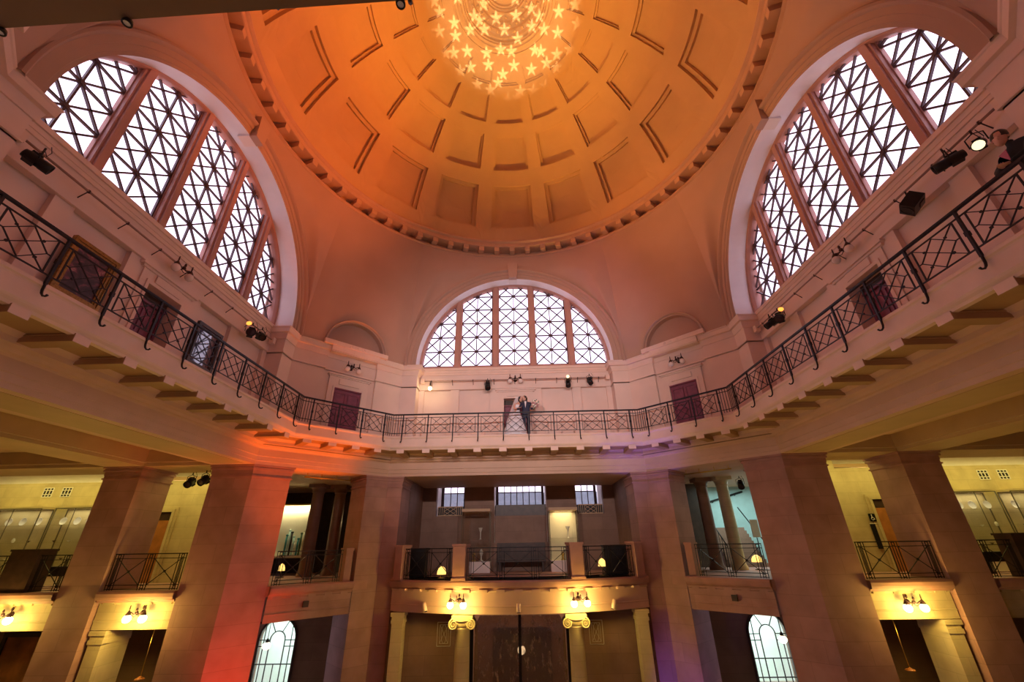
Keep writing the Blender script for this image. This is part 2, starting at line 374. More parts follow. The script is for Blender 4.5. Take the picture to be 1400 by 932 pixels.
for k, (sn, a) in enumerate(ANG.items()):
    w = structure('wall_%s' % sn, a)
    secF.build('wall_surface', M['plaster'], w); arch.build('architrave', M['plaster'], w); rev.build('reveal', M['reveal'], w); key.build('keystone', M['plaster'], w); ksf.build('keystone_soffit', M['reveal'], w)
    wi = structure('window_%d' % (k+1), a)
    wf.build('window_frame', M['mull'], wi); lat.build('lattice', M['lat'], wi, weld=False); pane.build('pane', M['glass'] if sn != 'back' else M['plaster'], wi)  # back pane is opaque, added out of view to block daylight
    for x in MX: mull_mb(x).build('mullion', M['mull'], wi)
# corner pendentives with blind lunettes
HWD = pi/4-THR
secD = sector(pi/4, HWD, 7.5, 1.32, D0, 7.3, n=40, m=8)
nic = MB(); arc_sweep(nic, [(1.36, 9.50), (1.36, 9.37), (1.33, 9.35), (1.30, 9.38), (1.28, 9.46), (1.24, 9.48), (1.24, 9.80)], 7.5, n=32, legs=7.4)
nb = MB(); nb.add([(1.26*cos(pi*i/24), 9.74, 7.5+1.26*sin(pi*i/24)) for i in range(25)]+[(-1.26, 9.74, 7.38), (1.26, 9.74, 7.38)], [tuple(range(27))])
nb.add([(1.26*cos(pi*i/24), 9.9, 7.5+1.26*sin(pi*i/24)) for i in range(25)]+[(-1.26, 9.9, 7.38), (1.26, 9.9, 7.38)], [tuple(range(27))[::-1]])
for sn, a in DIA.items():
    w = structure('wall_%s' % sn, a)
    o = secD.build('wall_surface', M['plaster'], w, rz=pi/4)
    nic.build('niche_arch', M['plaster'], w); nb.build('niche_back', M['plaster'], w)
# ------------------------------------------------------------------ upper order: gallery walls
ZG, ZCOR = 4.02, 7.44
WB = 8.41; Wb = 5.126
def dpt(t, off=0):       # along the diagonal of the wall octagon, front right corner
    s = sqrt(.5); return (Wb+t*s+off*s, WB-t*s+off*s)
LD = (WB-Wb)*sqrt(2)
QW = [(4.42, 9.02), (4.42, WB), (Wb, WB), dpt(1.22), dpt(1.22, .13), dpt(LD-1.22, .13), dpt(LD-1.22), (WB, Wb), (WB, 4.42), (9.02, 4.42)]
# travel from front to right is clockwise: the hall lies on the RIGHT of travel -> reverse so it lies on the left
QWr = QW[::-1]
def wall_gallery():
    mb = MB(); mb.sweep(QWr, [(0, 3.9), (0, 7.30), (-.35, 7.30), (-.35, 3.9)])
    return mb
def cornice_mb():
    mb = MB(); mb.sweep(QWr, [(-.05, 6.98), (.03, 6.98), (.035, 7.02), (.05, 7.10), (.07, 7.20), (.15, 7.22), (.16, 7.38), (.18, 7.40), (.19, 7.44), (.12, 7.46), (-.55, 7.50)])
    return mb
def band_mb():
    mb = MB(); mb.sweep(QWr, [(-.01, 6.39), (.0, 6.395), (.0, 6.43), (.045, 6.435), (.05, 6.47), (.03, 6.49), (-.01, 6.50)])
    mb.sweep(QWr, [(-.01, 4.02), (.05, 4.02), (.05, 4.28), (.03, 4.32), (-.01, 4.33)])
    return mb
wg = wall_gallery(); cm = cornice_mb(); bm_ = band_mb()
def recess_wall(sh):
    """wall under the great window; sh shifts the door bay"""
    mb = MB()
    xs = [-4.42, -3.0, -2.58, -1.18]
    spans = []
    mb.box(-4.42, sh-.78, 9.12, 9.4, 3.9, 7.3); mb.box(sh+.78, 4.42, 9.12, 9.4, 3.9, 7.3); mb.box(sh-.78, sh+.78, 9.12, 9.4, 6.0, 7.3)
    for s in (-1, 1):                                    # raised pilaster strips round sunk panels
        for (a, b) in ((4.2, 4.42), (2.6, 2.99), (.78, 1.18)):
            x0, x1 = sorted((s*a+(sh if a < 4 else 0), s*b+(sh if a < 4 else 0))); mb.box(x0, x1, 9.0, 9.13, 4.0, 6.46)
    mb.box(-4.42, 4.42, 8.96, 9.1, 6.46, 6.74); mb.box(-4.42, 4.42, 8.93, 9.1, 6.455, 6.50); mb.box(-4.42, 4.42, 9.0, 9.1, 6.74, 7.2)
    mb.box(-4.42, 4.42, 8.98, 9.1, 4.0, 4.3)
    return mb
def sill_mb():
    mb = MB(); mb.box(-4.42, 4.42, 8.95, 9.45, 7.28, 7.5); mb.box(-4.42, 4.42, 8.91, 9.0, 7.40, 7.52); mb.box(-4.42, 4.42, 8.97, 9.05, 7.18, 7.28)
    mb.add([(-4.53, 8.93, 7.50), (4.53, 8.93, 7.50), (4.53, 9.3, 7.62), (-4.53, 9.3, 7.62), (-4.53, 8.93, 7.42), (4.53, 8.93, 7.42), (4.53, 9.3, 7.42), (-4.53, 9.3, 7.42)],
           [(0, 1, 2, 3), (7, 6, 5, 4), (0, 4, 5, 1), (1, 5, 6, 2), (2, 6, 7, 3), (3, 7, 4, 0)])
    return mb
def door_surround(D=9.0, hw=.54, top=5.98):
    mb = MB()
    for s in (-1, 1):
        x0, x1 = sorted((s*hw, s*.78)); mb.box(x0, x1, D-.04, D+.4, ZG-.1, 6.32); x0, x1 = sorted((s*hw, s*(hw+.08))); mb.box(x0, x1, D-.07, D+.1, ZG-.1, top+.08)
    mb.box(-.78, .78, D-.04, D+.4, top, 6.32); mb.box(-hw-.08, hw+.08, D-.07, D, top, top+.08)
    mb.box(-.92, .92, D-.13, D+.02, 6.36, 6.41); mb.box(-.86, .86, D-.08, D+.02, 6.30, 6.36)
    mb.box(-.40, .40, D-.08, D, 6.08, 6.27)
    return mb
def door_leaf(D, hw, top, ajar=False):
    mb = MB(); d = D+.32
    mb.box(-hw, hw, d, d+.06, ZG, top-.28)
    for s in (-1, 1):
        x0, x1 = sorted((s*.05, s*(hw-.07)))
        for z0, z1 in ((ZG+.2, ZG+.75), (ZG+.87, top-.4)):
            mb.box(x0, x1, d-.025, d, z0, z0+.03); mb.box(x0, x1, d-.025, d, z1-.03, z1); mb.box(x0, x0+.03, d-.025, d, z0, z1); mb.box(x1-.03, x1, d-.025, d, z0, z1)
    mb.box(-hw, hw, d-.06, d+.06, top-.28, top-.24)
    return mb
for k, (sn, a) in enumerate(ANG.items()):
    sh = {'front': .02, 'left': -.2, 'right': .2, 'back': 0}[sn]
    w = recess_wall(sh).build('wall_gallery_%s' % sn, M['wallup'], rz=a); st(w)
    s_ = sill_mb().build('trim_%d' % (k+2), M['cornice'], rz=a); st(s_)
    dr = structure('door_%d' % (k+1), a)
    off = (sh, 0, 0)
    door_surround().build('door_surround', M['wallup'], dr, loc=off); door_leaf(9.0, .54, 5.98).build('door_leaf', M['door'], dr, loc=off)
    q = MB(); q.box(-.54, .54, 9.3, 9.4, 5.68, 6.0); q.box(-.5, .5, 9.36, 9.42, ZG, 5.98); q.build('door_overpanel', M['dwood'], dr, loc=off)
for k, (sn, a) in enumerate(DIA.items()):
    r_ = a+pi/4
    w = wg.build('wall_gallery_%s' % sn, M['wallup'], rz=r_); st(w)
    t = cm.build('trim_%d' % (k+6), M['cornice'], rz=r_); st(t)
    t = bm_.build('trim_%d' % (k+10), M['wallup'], rz=r_); st(t)
    dd = LD and 9.571+.13                               # distance of the recessed diagonal wall
    # raised block over the cornice that carries the blind lunette
    q = MB(); q.box(-1.38, 1.38, 9.26, 9.8, 7.42, 7.60); q.box(-1.02, 1.02, 9.34, 9.6, 7.16, 7.44)
    q.box(-1.03, 1.03, 9.30, 9.7, 7.20, 7.46)
    for x in (-.28, .28): q.lathe([(.001, 0), (.02, 0), (.02, .02), (.05, .02), (.06, .01), (.06, -.01)], 14, mt=Matrix.Translation((x, 9.245, 7.51)) @ Matrix.Rotation(pi/2, 4, 'X'))
    q.lathe([(.001, .02), (.03, .01), (.03, -.01)], 8, mt=Matrix.Translation((0, 9.25, 7.51)) @ Matrix.Rotation(pi/2, 4, 'X'))
    t = q.build('trim_%d' % (k+14), M['cornice'], rz=a); st(t)
    dr = structure('door_%d' % (k+5), a)
    q = MB(); D = 9.70
    for s in (-1, 1):
        x0, x1 = sorted((s*.57, s*.82)); q.box(x0, x1, D-.10, D, ZG, 6.25); x0, x1 = sorted((s*.57, s*.64)); q.box(x0, x1, D-.13, D, ZG, 5.83)
    q.box(-.82, .82, D-.10, D, 5.76, 6.25); q.box(-.90, .90, D-.2, D, 6.27, 6.32); q.box(-.85, .85, D-.14, D, 6.22, 6.27); q.box(-.42, .42, D-.14, D, 5.92, 6.12)
    q.build('door_surround', M['wallup'], dr)
    q = door_leaf(D-.37, .57, 5.76+.24); q.build('door_leaf', M['door'], dr)
# ------------------------------------------------------------------ gallery slab, brackets, entablature
GB, Gb = 7.50, 5.02
def octp(B, b): return [(-b, B), (-B, b), (-B, -b), (-b, -B), (b, -B), (B, -b), (B, b), (b, B)]   # counter-clockwise: the hall is on the left
def octsweep(mb, prof):
    """prof: (B, b, z) list"""
    k = len(prof); vs = []
    for i in range(8):
        for (B, b, z) in prof: p = octp(B, b)[i]; vs.append((p[0], p[1], z))
    return mb.add(vs, [(i*k+t, ((i+1) % 8)*k+t, ((i+1) % 8)*k+t+1, i*k+t+1) for i in range(8) for t in range(k-1)])
sl = MB(); octsweep(sl, [(9.4, 5.6, 4.02), (7.62, 5.05, 4.02), (7.60, 5.045, 4.00), (7.60, 5.045, 3.95), (7.63, 5.055, 3.93), (7.64, 5.06, 3.90), (7.64, 5.06, 3.62), (7.66, 5.07, 3.58), (7.70, 5.085, 3.54), (7.72, 5.09, 3.49), (7.84, 5.12, 3.49), (7.84, 5.12, 3.53)])
sl = sl.build('floor_gallery', M['cornice']); st(sl)
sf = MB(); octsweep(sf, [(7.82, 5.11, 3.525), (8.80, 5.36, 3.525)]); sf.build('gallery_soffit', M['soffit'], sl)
en = MB(); octsweep(en, [(8.6, 5.3, 3.53), (8.72, 5.34, 3.44), (8.74, 5.34, 3.34), (8.86, 5.38, 3.30), (8.90, 5.40, 3.24), (8.98, 5.43, 3.22), (9.0, 5.44, 3.18), (9.0, 5.44, 2.94), (9.03, 5.45, 2.93), (9.03, 5.45, 2.78), (9.057, 5.466, 2.77), (9.057, 5.466, 2.66),
                          (9.8, 5.77, 2.66), (10.585, 6.10, 2.66)])
en = en.build('trim_20', M['entab']); st(en)
# soffit brackets
br = MB(); br.box(-.13, .13, 0, 1.1, -.15, .0); br.box(-.15, .15, -.01, .06, -.16, .0); br.box(-.15, .15, 0, 1.1, -.03, .0)
pb = MB()
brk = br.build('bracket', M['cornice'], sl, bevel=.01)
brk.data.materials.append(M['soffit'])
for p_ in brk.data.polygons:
    p_.material_index = 0 if p_.normal.y < -.5 else 1  # shade painted on: fronts pale as if lit, other faces dark
first = True
def put_brk(x, D, a):
    global first
    o = brk if first else cp(brk, sl); first = False
    p = rot((x, D), a); o.location = (p[0], p[1], 3.52); o.rotation_euler[2] = a
GD = (7.57+5.03)/sqrt(2)
for sn, a in ANG.items():
    for k in (range(-5, 5) if sn != 'back' else ()): put_brk((k+.5)*1.035, 7.70, a)
for a in DIA.values():
    for x in (-1.35, -.45, .45, 1.35): put_brk(x, GD+.18, a)
# ------------------------------------------------------------------ iron balustrade of the upper gallery
RB, Rb, ZR = 7.587, 5.038, 4.92
def lattice_panel(w, z0, z1):
    mb = MB(); h = w/2; t = .016
    def L(a, b, tt=t): mb.bar((a[0], 0, a[1]), (b[0], 0, b[1]), tt, tt, up=(0, 1, 0))
    L((-h, z0), (-h, z1), .02); L((h, z0), (h, z1), .02)
    cx, cz = 0, (z0+z1)/2; dz = (z1-z0)/2; s = h-.07
    L((-h, z0), (h, z1)); L((-h, z1), (h, z0))
    L((-s, cz), (0, z1-.02)); L((0, z1-.02), (s, cz)); L((s, cz), (0, z0+.02)); L((0, z0+.02), (-s, cz)); L((-h, cz), (-s, cz)); L((s, cz), (h, cz))
    for p in ((0, cz), (-h*.52, cz+dz*.5), (h*.52, cz+dz*.5), (-h*.52, cz-dz*.5), (h*.52, cz-dz*.5)): mb.box(p[0]-.014, p[0]+.014, -.012, .012, p[1]-.014, p[1]+.014)
    return mb
ZP0, ZP1 = ZG+.12, ZR-.14
pp = MB(); pp.box(-.02, .02, -.02, .02, ZG-.04, ZR)
hook = [(0, 0, ZG+.02), (0, -.005, ZG-.08), (0, -.01, ZG-.16), (0, -.03, ZG-.22), (0, -.07, ZG-.265), (0, -.12, ZG-.275), (0, -.15, ZG-.25)]
pp.tube(hook, [.02, .021, .021, .02, .018, .016, .02], 6)
pp.box(-.028, .028, -.028, .028, ZR-.03, ZR); pp.box(-.027, .027, -.027, .027, ZG+.38, ZG+.46)
post_me = None; pan_me = {}
def balustrade(label, a, D, half, xs, group=None):
    """xs: post positions along the run"""
    global post_me
    c = rot((0, D), a); r = thing('iron_balustrade', label, 'balustrade', (c[0], c[1], 0), a, group)
    m_ = MB(); m_.bar((-half, 0, ZR), (half, 0, ZR), .055, .04); m_.bar((-half, 0, ZR-.02), (half, 0, ZR-.02), .03, .03); m_.build('top_rail', M['iron'], r)
    m_ = MB(); m_.bar((-half, 0, ZP1), (half, 0, ZP1), .024, .02); m_.build('second_rail', M['iron'], r)
    m_ = MB(); m_.bar((-half, 0, ZP0), (half, 0, ZP0), .024, .02); m_.build('bottom_rail', M['iron'], r)
    for x in xs:
        if post_me is None: o = pp.build('post', M['iron'], r); post_me = o.data
        else: o = bpy.data.objects.new('post', post_me); COL.objects.link(o); o.parent = r
        o.location = (x, 0, 0)
    for x0, x1 in zip(xs[:-1], xs[1:]):
        w = round(x1-x0-.24, 3)
        if w not in pan_me: o = lattice_panel(w, ZP0, ZP1).build('lattice_panel', M['iron'], r, weld=False); pan_me[w] = o.data
        else: o = bpy.data.objects.new('lattice_panel', pan_me[w]); COL.objects.link(o); o.parent = r
        o.location = ((x0+x1)/2, 0, 0)
    for s in (-1, 1):                  # plain bars that turn the corner
        e = abs(xs[0]); n = 4
        for k in range(1, n+1):
            x = s*(e+(half-e)*k/n)
            if k == n and a in DIA.values(): continue
            m_ = MB(); m_.bar((x, 0, ZG+.02), (x, 0, ZR), .018, .018); m_.build('baluster', M['iron'], r)
fx = [(k-4.5)*1.035+.03 for k in range(10)]
lbl = dict(front='black iron lattice balustrade of the upper gallery behind which the couple stands', left='black iron lattice balustrade of the upper gallery passing the gilt framed painting',
           right='black iron lattice balustrade of the upper gallery where the person in black leans', back='black iron lattice balustrade of the upper gallery above the camera side')
for sn, a in ANG.items(): balustrade(lbl[sn], a, RB, Rb, fx)
RD = (RB+Rb)/sqrt(2); HD = (RB-Rb)/sqrt(2)
dl = dict(front_left='short angled iron balustrade before the purple corner door left of the couple', front_right='short angled iron balustrade before the purple corner door right of the couple',
          back_left='short angled iron balustrade nearest the camera on the painting side', back_right='short angled iron balustrade nearest the camera on the side of the person in black')
for sn, a in DIA.items(): balustrade(dl[sn], a, RD, HD, [-1.43, -.477, .477, 1.43])
# ------------------------------------------------------------------ lower order: piers
ZF, ZL, ZA = -6.0, -1.12, 2.66      # ground floor, lower gallery floor, architrave soffit
s2 = sqrt(.5)
PA = [(4.80, 9.09), (5.45, 9.09), (6.13, 8.41), (7.16, 9.47), (6.0, 10.58), (4.80, 10.58)]       # beside the central bay
PB = [(10.56, 5.50), (9.08, 5.50), (8.15, 6.43), (9.18, 7.47), (10.56, 7.1)]                       # at the transept corner
def mirror(p, sx, sy): return [(x*sx, y*sy) for x, y in p]
def offset_poly(poly, d):
    n = len(poly); area = sum(poly[i][0]*poly[(i+1) % n][1]-poly[(i+1) % n][0]*poly[i][1] for i in range(n)); sg = 1 if area > 0 else -1; out = []
    for i in range(n):
        p, a, b = Vector(poly[i]), Vector(poly[i-1]), Vector(poly[(i+1) % n]); d1 = (p-a).normalized(); d2 = (b-p).normalized()
        n1 = Vector((d1.y, -d1.x))*sg; n2 = Vector((d2.y, -d2.x))*sg; mm = n1+n2; mm = mm/(mm.length_squared/2); q = p+mm*d; out.append((q.x, q.y))
    return out
def pier(poly, label, group=None):
    c = (sum(p[0] for p in poly)/len(poly), sum(p[1] for p in poly)/len(poly)); loc = (c[0], c[1], ZF)
    r = thing('stone_pier', label, 'pillar', loc, 0, group); po = [(x-c[0], y-c[1]) for x, y in poly]
    m_ = MB(); m_.prism(offset_poly(po, -.04), 0, ZA-ZF-.42); m_.build('shaft', M['pier'], r)
    m_ = MB(); zt = ZA-ZF
    for d_, z0, z1 in ((-.035, -.46, -.30), (-.0, -.43, -.38), (-.02, -.30, -.17), (.02, -.17, -.10), (.0, -.11, -.06), (.045, -.07, -.002)): m_.prism(offset_poly(po, d_), zt+z0, zt+z1)
    m_.build('capital', M['slab'], r)
    m_ = MB(); m_.prism(offset_poly(po, .06), 0, .5); m_.prism(offset_poly(po, .02), .5, .58); m_.build('plinth', M['slab'], r)
    return r
for sx, s in ((-1, 'left'), (1, 'right')):
    pier(mirror(PA, sx, 1), 'reddish stone pier just %s of the bowed central balcony' % s)
    pier(mirror(PB, sx, 1), 'broad stone pier at the %s corner, %s' % (s, 'washed red by a floor light' if sx < 0 else 'between teal stair and far passage'))
    pier([(sx*12.99, 5.49), (sx*14.34, 5.49), (sx*14.34, 7.0), (sx*12.99, 7.0)], 'dark outermost stone pier of the %s side passage, beside the display cases' % s)
    pier(mirror(PA, sx, -1), 'stone pier beside the camera, out of sight on the near %s' % s); pier(mirror(PB, sx, -1), 'stone pier on the near %s corner of the hall' % s)
# ------------------------------------------------------------------ soffit beams and ceilings round the hall
def box_st(name, m, *b, bevel=0):
    q = MB()
    for t in b: q.box(*t)
    o = q.build(name, m, bevel=bevel); return st(o)
for sx, s in ((-1, 'left'), (1, 'right')):
    X = lambda a, b: tuple(sorted((sx*a, sx*b)))
    q = MB()
    q.box(*X(9.06, 10.585), -5.47, 5.47, 2.662, 3.3)
    q.box(*X(9.3, 10.35), -5.2, 5.2, 2.65, 2.70)
    q.box(*X(10.585, 10.70), -6, 5.47, 2.76, 3.3); q.box(*X(12.87, 12.99), -6, 5.47, 2.76, 3.3); q.box(*X(14.34, 14.46), -6, 5.47, 2.76, 3.3)
    q.box(*X(12.99, 14.34), -6, 7, 2.66, 3.3)
    q.box(*X(10.5, 12.99), 5.47, 7.0, 2.66, 3.3); q.box(*X(14.34, 24), 5.47, 7.0, 2.66, 3.3)
    q.box(*X(10.5, 24), 5.36, 5.47, 2.78, 3.3)
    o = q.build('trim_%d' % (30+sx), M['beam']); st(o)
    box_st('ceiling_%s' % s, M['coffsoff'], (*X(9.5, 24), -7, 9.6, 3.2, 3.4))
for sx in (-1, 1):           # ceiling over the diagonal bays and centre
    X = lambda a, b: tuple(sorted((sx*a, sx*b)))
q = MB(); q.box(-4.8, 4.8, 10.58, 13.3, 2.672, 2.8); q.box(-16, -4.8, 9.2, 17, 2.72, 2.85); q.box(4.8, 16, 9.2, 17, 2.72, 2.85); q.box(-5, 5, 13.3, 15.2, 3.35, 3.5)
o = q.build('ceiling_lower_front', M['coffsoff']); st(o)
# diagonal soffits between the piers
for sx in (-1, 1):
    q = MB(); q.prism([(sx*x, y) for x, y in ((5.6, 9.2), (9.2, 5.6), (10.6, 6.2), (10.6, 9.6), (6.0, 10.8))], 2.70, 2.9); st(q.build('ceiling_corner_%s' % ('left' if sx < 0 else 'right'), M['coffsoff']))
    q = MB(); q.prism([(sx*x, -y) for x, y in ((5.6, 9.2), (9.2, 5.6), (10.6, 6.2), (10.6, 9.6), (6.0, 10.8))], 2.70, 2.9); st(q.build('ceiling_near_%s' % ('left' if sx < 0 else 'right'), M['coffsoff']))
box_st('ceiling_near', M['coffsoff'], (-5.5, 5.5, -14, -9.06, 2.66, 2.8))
# near walls behind the camera so the hall is closed
box_st('wall_back_lower', M['stone'], (-12, 12, -14.3, -14, ZF, 3.4))
box_st('wall_back_lower_left', M['stone'], (-24, -10.65, -7.3, -7, ZF, 3.4)); box_st('wall_back_lower_right', M['stone'], (10.65, 24, -7.3, -7, ZF, 3.4))
box_st('wall_end_left', M['pale'], (-24.3, -24, -7, 10, ZF, 3.4)); box_st('wall_end_right', M['pale'], (24, 24.3, -7, 10, ZF, 3.4))
box_st('floor', M['floor'], (-24, 24, -14, 18, ZF-.2, ZF))
# ------------------------------------------------------------------ lower gallery: slabs, beams, rails
def lower_rail_mb(L, posts, z0=0., h=1.03):
    """geometric iron rail: X panels with rosettes, ringed bar groups at the posts"""
    top = MB(); top.bar((-L/2, 0, h), (L/2, 0, h), .05, .03); top.bar((-L/2, 0, h-.13), (L/2, 0, h-.13), .02, .02)
    bot = MB(); bot.bar((-L/2, 0, .16), (L/2, 0, .16), .022, .02); bot.bar((-L/2, 0, .05), (L/2, 0, .05), .022, .02)
    grp = MB()
    for dx in (-.12, -.04, .04, .12): grp.bar((dx, 0, .02), (dx, 0, h-.0), .017, .017)
    for z in (h-.065, .105):
        grp.tube([(.045*cos(2*pi*i/10), 0, z+.045*sin(2*pi*i/10)) for i in range(11)], .009, 5, cap=False)
    return top, bot, grp
def lower_rail(label, p, q_, npan, z=ZL):
    p, q2 = Vector(p), Vector(q_); d = q2-p; L = d.length; a = atan2(d.y, d.x); c = (p+q2)/2
    r = thing('iron_railing', label, 'railing', (c.x, c.y, z), a)
    top, bot, grp = lower_rail_mb(L, npan); top.build('top_rail', M['iron'], r); bot.build('bottom_rail', M['iron'], r)
    pit = L/npan; g0 = None
    for i in range(npan+1):
        x = -L/2+i*pit; x = max(-L/2+.13, min(L/2-.13, x))
        if g0 is None: g0 = grp.build('bar_group', M['iron'], r); o = g0
        else: o = cp(g0, r)
        o.location = (x, 0, 0)
    h = .9; w = pit-.26; xm = MB()
    xm.bar((-w/2, 0, .16), (w/2, 0, h), .018, .018, up=(0, 1, 0)); xm.bar((-w/2, 0, h), (w/2, 0, .16), .018, .018, up=(0, 1, 0)); xm.bar((-w/2, 0, .1), (-w/2, 0, h), .018); xm.bar((w/2, 0, .1), (w/2, 0, h), .018)
    x0 = None
    for i in range(npan):
        if x0 is None: x0 = xm.build('cross_panel', M['iron'], r, weld=False); o = x0
        else: o = cp(x0, r)
        o.location = (-L/2+(i+.5)*pit, 0, 0)
        b_ = MB(); b_.lathe([(.001, -.02), (.04, -.015), (.04, .015), (.001, .02)], 8, mt=Matrix.Translation((-L/2+(i+.5)*pit, 0, .53)) @ Matrix.Rotation(pi/2, 4, 'X')); b_.build('rosette', M['iron'], r)
    return r
def dentils(mb, p, q_, z, n, w, d=.12, h=.07):
    p, q2 = Vector(p), Vector(q_); dd = (q2-p); L = dd.length; dd /= L; nn = Vector((dd.y, -dd.x))
    for i in range(n):
        c = p+dd*L*(i+.5)/n; mt = Matrix.Translation((c.x, c.y, 0)) @ Matrix.Rotation(atan2(dd.y, dd.x), 4, 'Z'); mb.box(-w/2, w/2, -d, d*.3, z-h, z, mt)
SLABP = [(-.0, ZL-.30), (.03, ZL-.30), (.06, ZL-.24), (.14, ZL-.22), (.16, ZL-.16), (.17, ZL-.06), (.15, ZL), (-1.6, ZL)]
BEAMP = [(-.45, ZL-1.02), (0.0, ZL-1.02), (0.0, ZL-.82), (.02, ZL-.81), (.02, ZL-.78), (0, ZL-.77), (0, ZL-.36), (.03, ZL-.33), (.03, ZL-.29), (-1.6, ZL-.29)]
def bow(x): R = 9.5; return 7.45+R-sqrt(R*R-x*x)
bp = [(x, bow(x)+.22) for x in [4.8-9.6*i/24 for i in range(25)]]        # travels +x to -x: the hall (smaller y) on the left
q = MB(); q.sweep(bp, SLABP); q.add([(x, y, ZL) for x, y in bp]+[(-4.8, 13.3, ZL), (4.8, 13.3, ZL)], [tuple(range(27))])
q.add([(x, y+.02, ZL-.29) for x, y in bp]+[(-4.8, 13.3, ZL-.29), (4.8, 13.3, ZL-.29)], [tuple(range(27))[::-1]])
st(q.build('floor_central_balcony', M['slab']))
q = MB(); q.sweep([(x, y+.03) for x, y in bp], BEAMP)
for i in range(15):
    x = -4.3+8.6*i/14; mt = Matrix.Translation((x, bow(x)+.17, 0)) @ Matrix.Rotation(math.asin(x/9.5), 4, 'Z'); q.box(-.14, .14, -.06, .1, ZL-.36, ZL-.29, mt)
st(q.build('trim_40', M['entab']))
for k, (sx, s) in enumerate(((-1, 'left'), (1, 'right'))):
    # diagonal bay
    e1, e2 = (sx*6.13, 8.38), (sx*8.13, 6.40)
    path = [e1, e2] if sx > 0 else [e2, e1]
    path = path[::-1]
    q = MB(); q.sweep(path, SLABP); q.prism([(e1[0], e1[1]), (e2[0], e2[1]), (sx*13, 6.4), (sx*13, 17), (sx*4.8, 17), (sx*4.8, 10)], ZL-.29, ZL-.001)
    st(q.build('floor_corner_%s' % s, M['slab']))
    q = MB(); q.sweep(path, BEAMP); dentils(q, path[0], path[1], ZL-.29, 5, .26)
    st(q.build('trim_%d' % (41+k), M['pier']))
    nn = .12*s2
    lower_rail('iron railing of the angled lower balcony on the %s, %s' % (s, 'before the lit yellow panel' if sx < 0 else 'before the teal lit stair'), (sx*6.50, 8.03), (e2[0], e2[1]+.05), 2)
    pd = thing('stone_pedestal', 'reddish stone block ending the angled lower railing beside the %s inner pier' % s, 'pedestal', (sx*6.36, 8.31, ZL), sx*-pi/4)
    m_ = MB(); m_.box(-.13, .13, -.02, .45, 0, 1.02); m_.build('block', M['slab'], pd); m_ = MB(); m_.box(-.15, .15, -.04, .48, 1.02, 1.1); m_.build('cap', M['slab'], pd)
    # transept passages
    X = lambda a, b: tuple(sorted((sx*a, sx*b)))
    for (xa, xb, nm) in ((10.56, 12.99, 'passage'), (14.34, 24, 'far_passage')):
        xg = 14.2 if xa < 11 else xb+.1
        path = [(sx*xb, 5.60), (sx*xa, 5.60)] if sx > 0 else [(sx*xa, 5.60), (sx*xb, 5.60)]
        q = MB(); q.sweep(path, SLABP); q.box(*X(xa-.1, xb+.0), 5.6, 7.05, ZL-.29, ZL-.001); q.box(*X(xa-.1, xg), 7.05, 9.1, ZL-.29, ZL-.001); st(q.build('floor_%s_%s' % (nm, s), M['slab']))
        q = MB(); q.sweep([(x, y+.1) for x, y in path], BEAMP); dentils(q, (path[0][0], 5.68), (path[1][0], 5.68), ZL-.29, 4 if xb < 14 else 16, .34); st(q.build('trim_%d_%d' % (44+k, int(xa)), M['pale']))
    lower_rail('iron railing of the %s side passage between the two big piers' % s, (sx*10.62, 5.62), (sx*12.95, 5.62), 2)
    lower_rail('iron railing before the %s display cases, next to the outermost pier' % s, (sx*14.38, 5.62), (sx*15.45, 5.62), 1)
    lower_rail('iron railing before the %s display cases, beyond the dark block' % s, (sx*16.3, 5.62), (sx*19.4, 5.62), 3)
    bk = thing('stone_block', 'dark stone block in the %s railing before the display cases' % s, 'pedestal', (sx*15.87, 5.75, ZL)); m_ = MB(); m_.box(-.47, .47, -.25, .3, 0, 1.16); m_.build('block', M['dwood'], bk); m_ = MB(); m_.box(-.5, .5, -.28, .33, 1.16, 1.22); m_.build('cap', M['dwood'], bk)
    box_st('wall_passage_%s' % s, M['pale'], (*X(10.0, 24), 9.0, 9.3, ZL, 2.58), (*X(10.0, 13.2), 9.0, 9.3, 2.5, 3.2), (*X(13.2, 24), 9.05, 9.3, 2.5, 2.66))
    box_st('wall_cove_%s' % s, M['white'], (*X(13.2, 24), 9.35, 9.4, 2.4, 3.3))
    q = MB(); q.box(*X(10., 24), 9.0, 9.3, ZF, ZL-.29); st(q.build('wall_under_passage_%s' % s, M['stone']))
    box_st('wall_inner_%s' % s, M['pier'], (*X(10.0, 10.2), 9.0, 9.5, ZL, 2.7))
# ------------------------------------------------------------------ centre bay behind the bowed balcony
W0 = 13.26
q = MB()
slots = [(-4.15, -2.70), (-1.22, 1.42), (2.92, 4.28)]
edges = [-4.9, -4.15, -2.70, -1.22, 1.42, 2.92, 4.28, 4.9]
for i in (0, 2, 4, 6): q.box(edges[i], edges[i+1], W0, W0+.3, ZL, 2.75)
for (a, b), zb in zip(slots, (1.33, .1, 1.33)): q.box(a, b, W0, W0+.3, ZL, zb)
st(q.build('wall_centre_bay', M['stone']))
q = MB()
for i in (0, 2, 4, 6): q.box(edges[i]-.01, edges[i+1]+.01, W0+.28, W0+1.6, ZL, 3.4)
st(q.build('trim_50', M['white']))
q = MB(); q.box(-1.22, 1.42, W0+.5, W0+.6, .1, 1.33); st(q.build('wall_centre_panel', M['stone']))
q = MB(); q.box(-4.9, 4.9, W0+1.3, W0+1.6, -1, 1.8); q.box(-1.22, 1.42, W0+.62, W0+1.3, 1.31, 1.85); q.box(-4.9, 4.9, W0+1.3, W0+1.6, 3.22, 3.5); st(q.build('wall_centre_outer', M['dwood']))
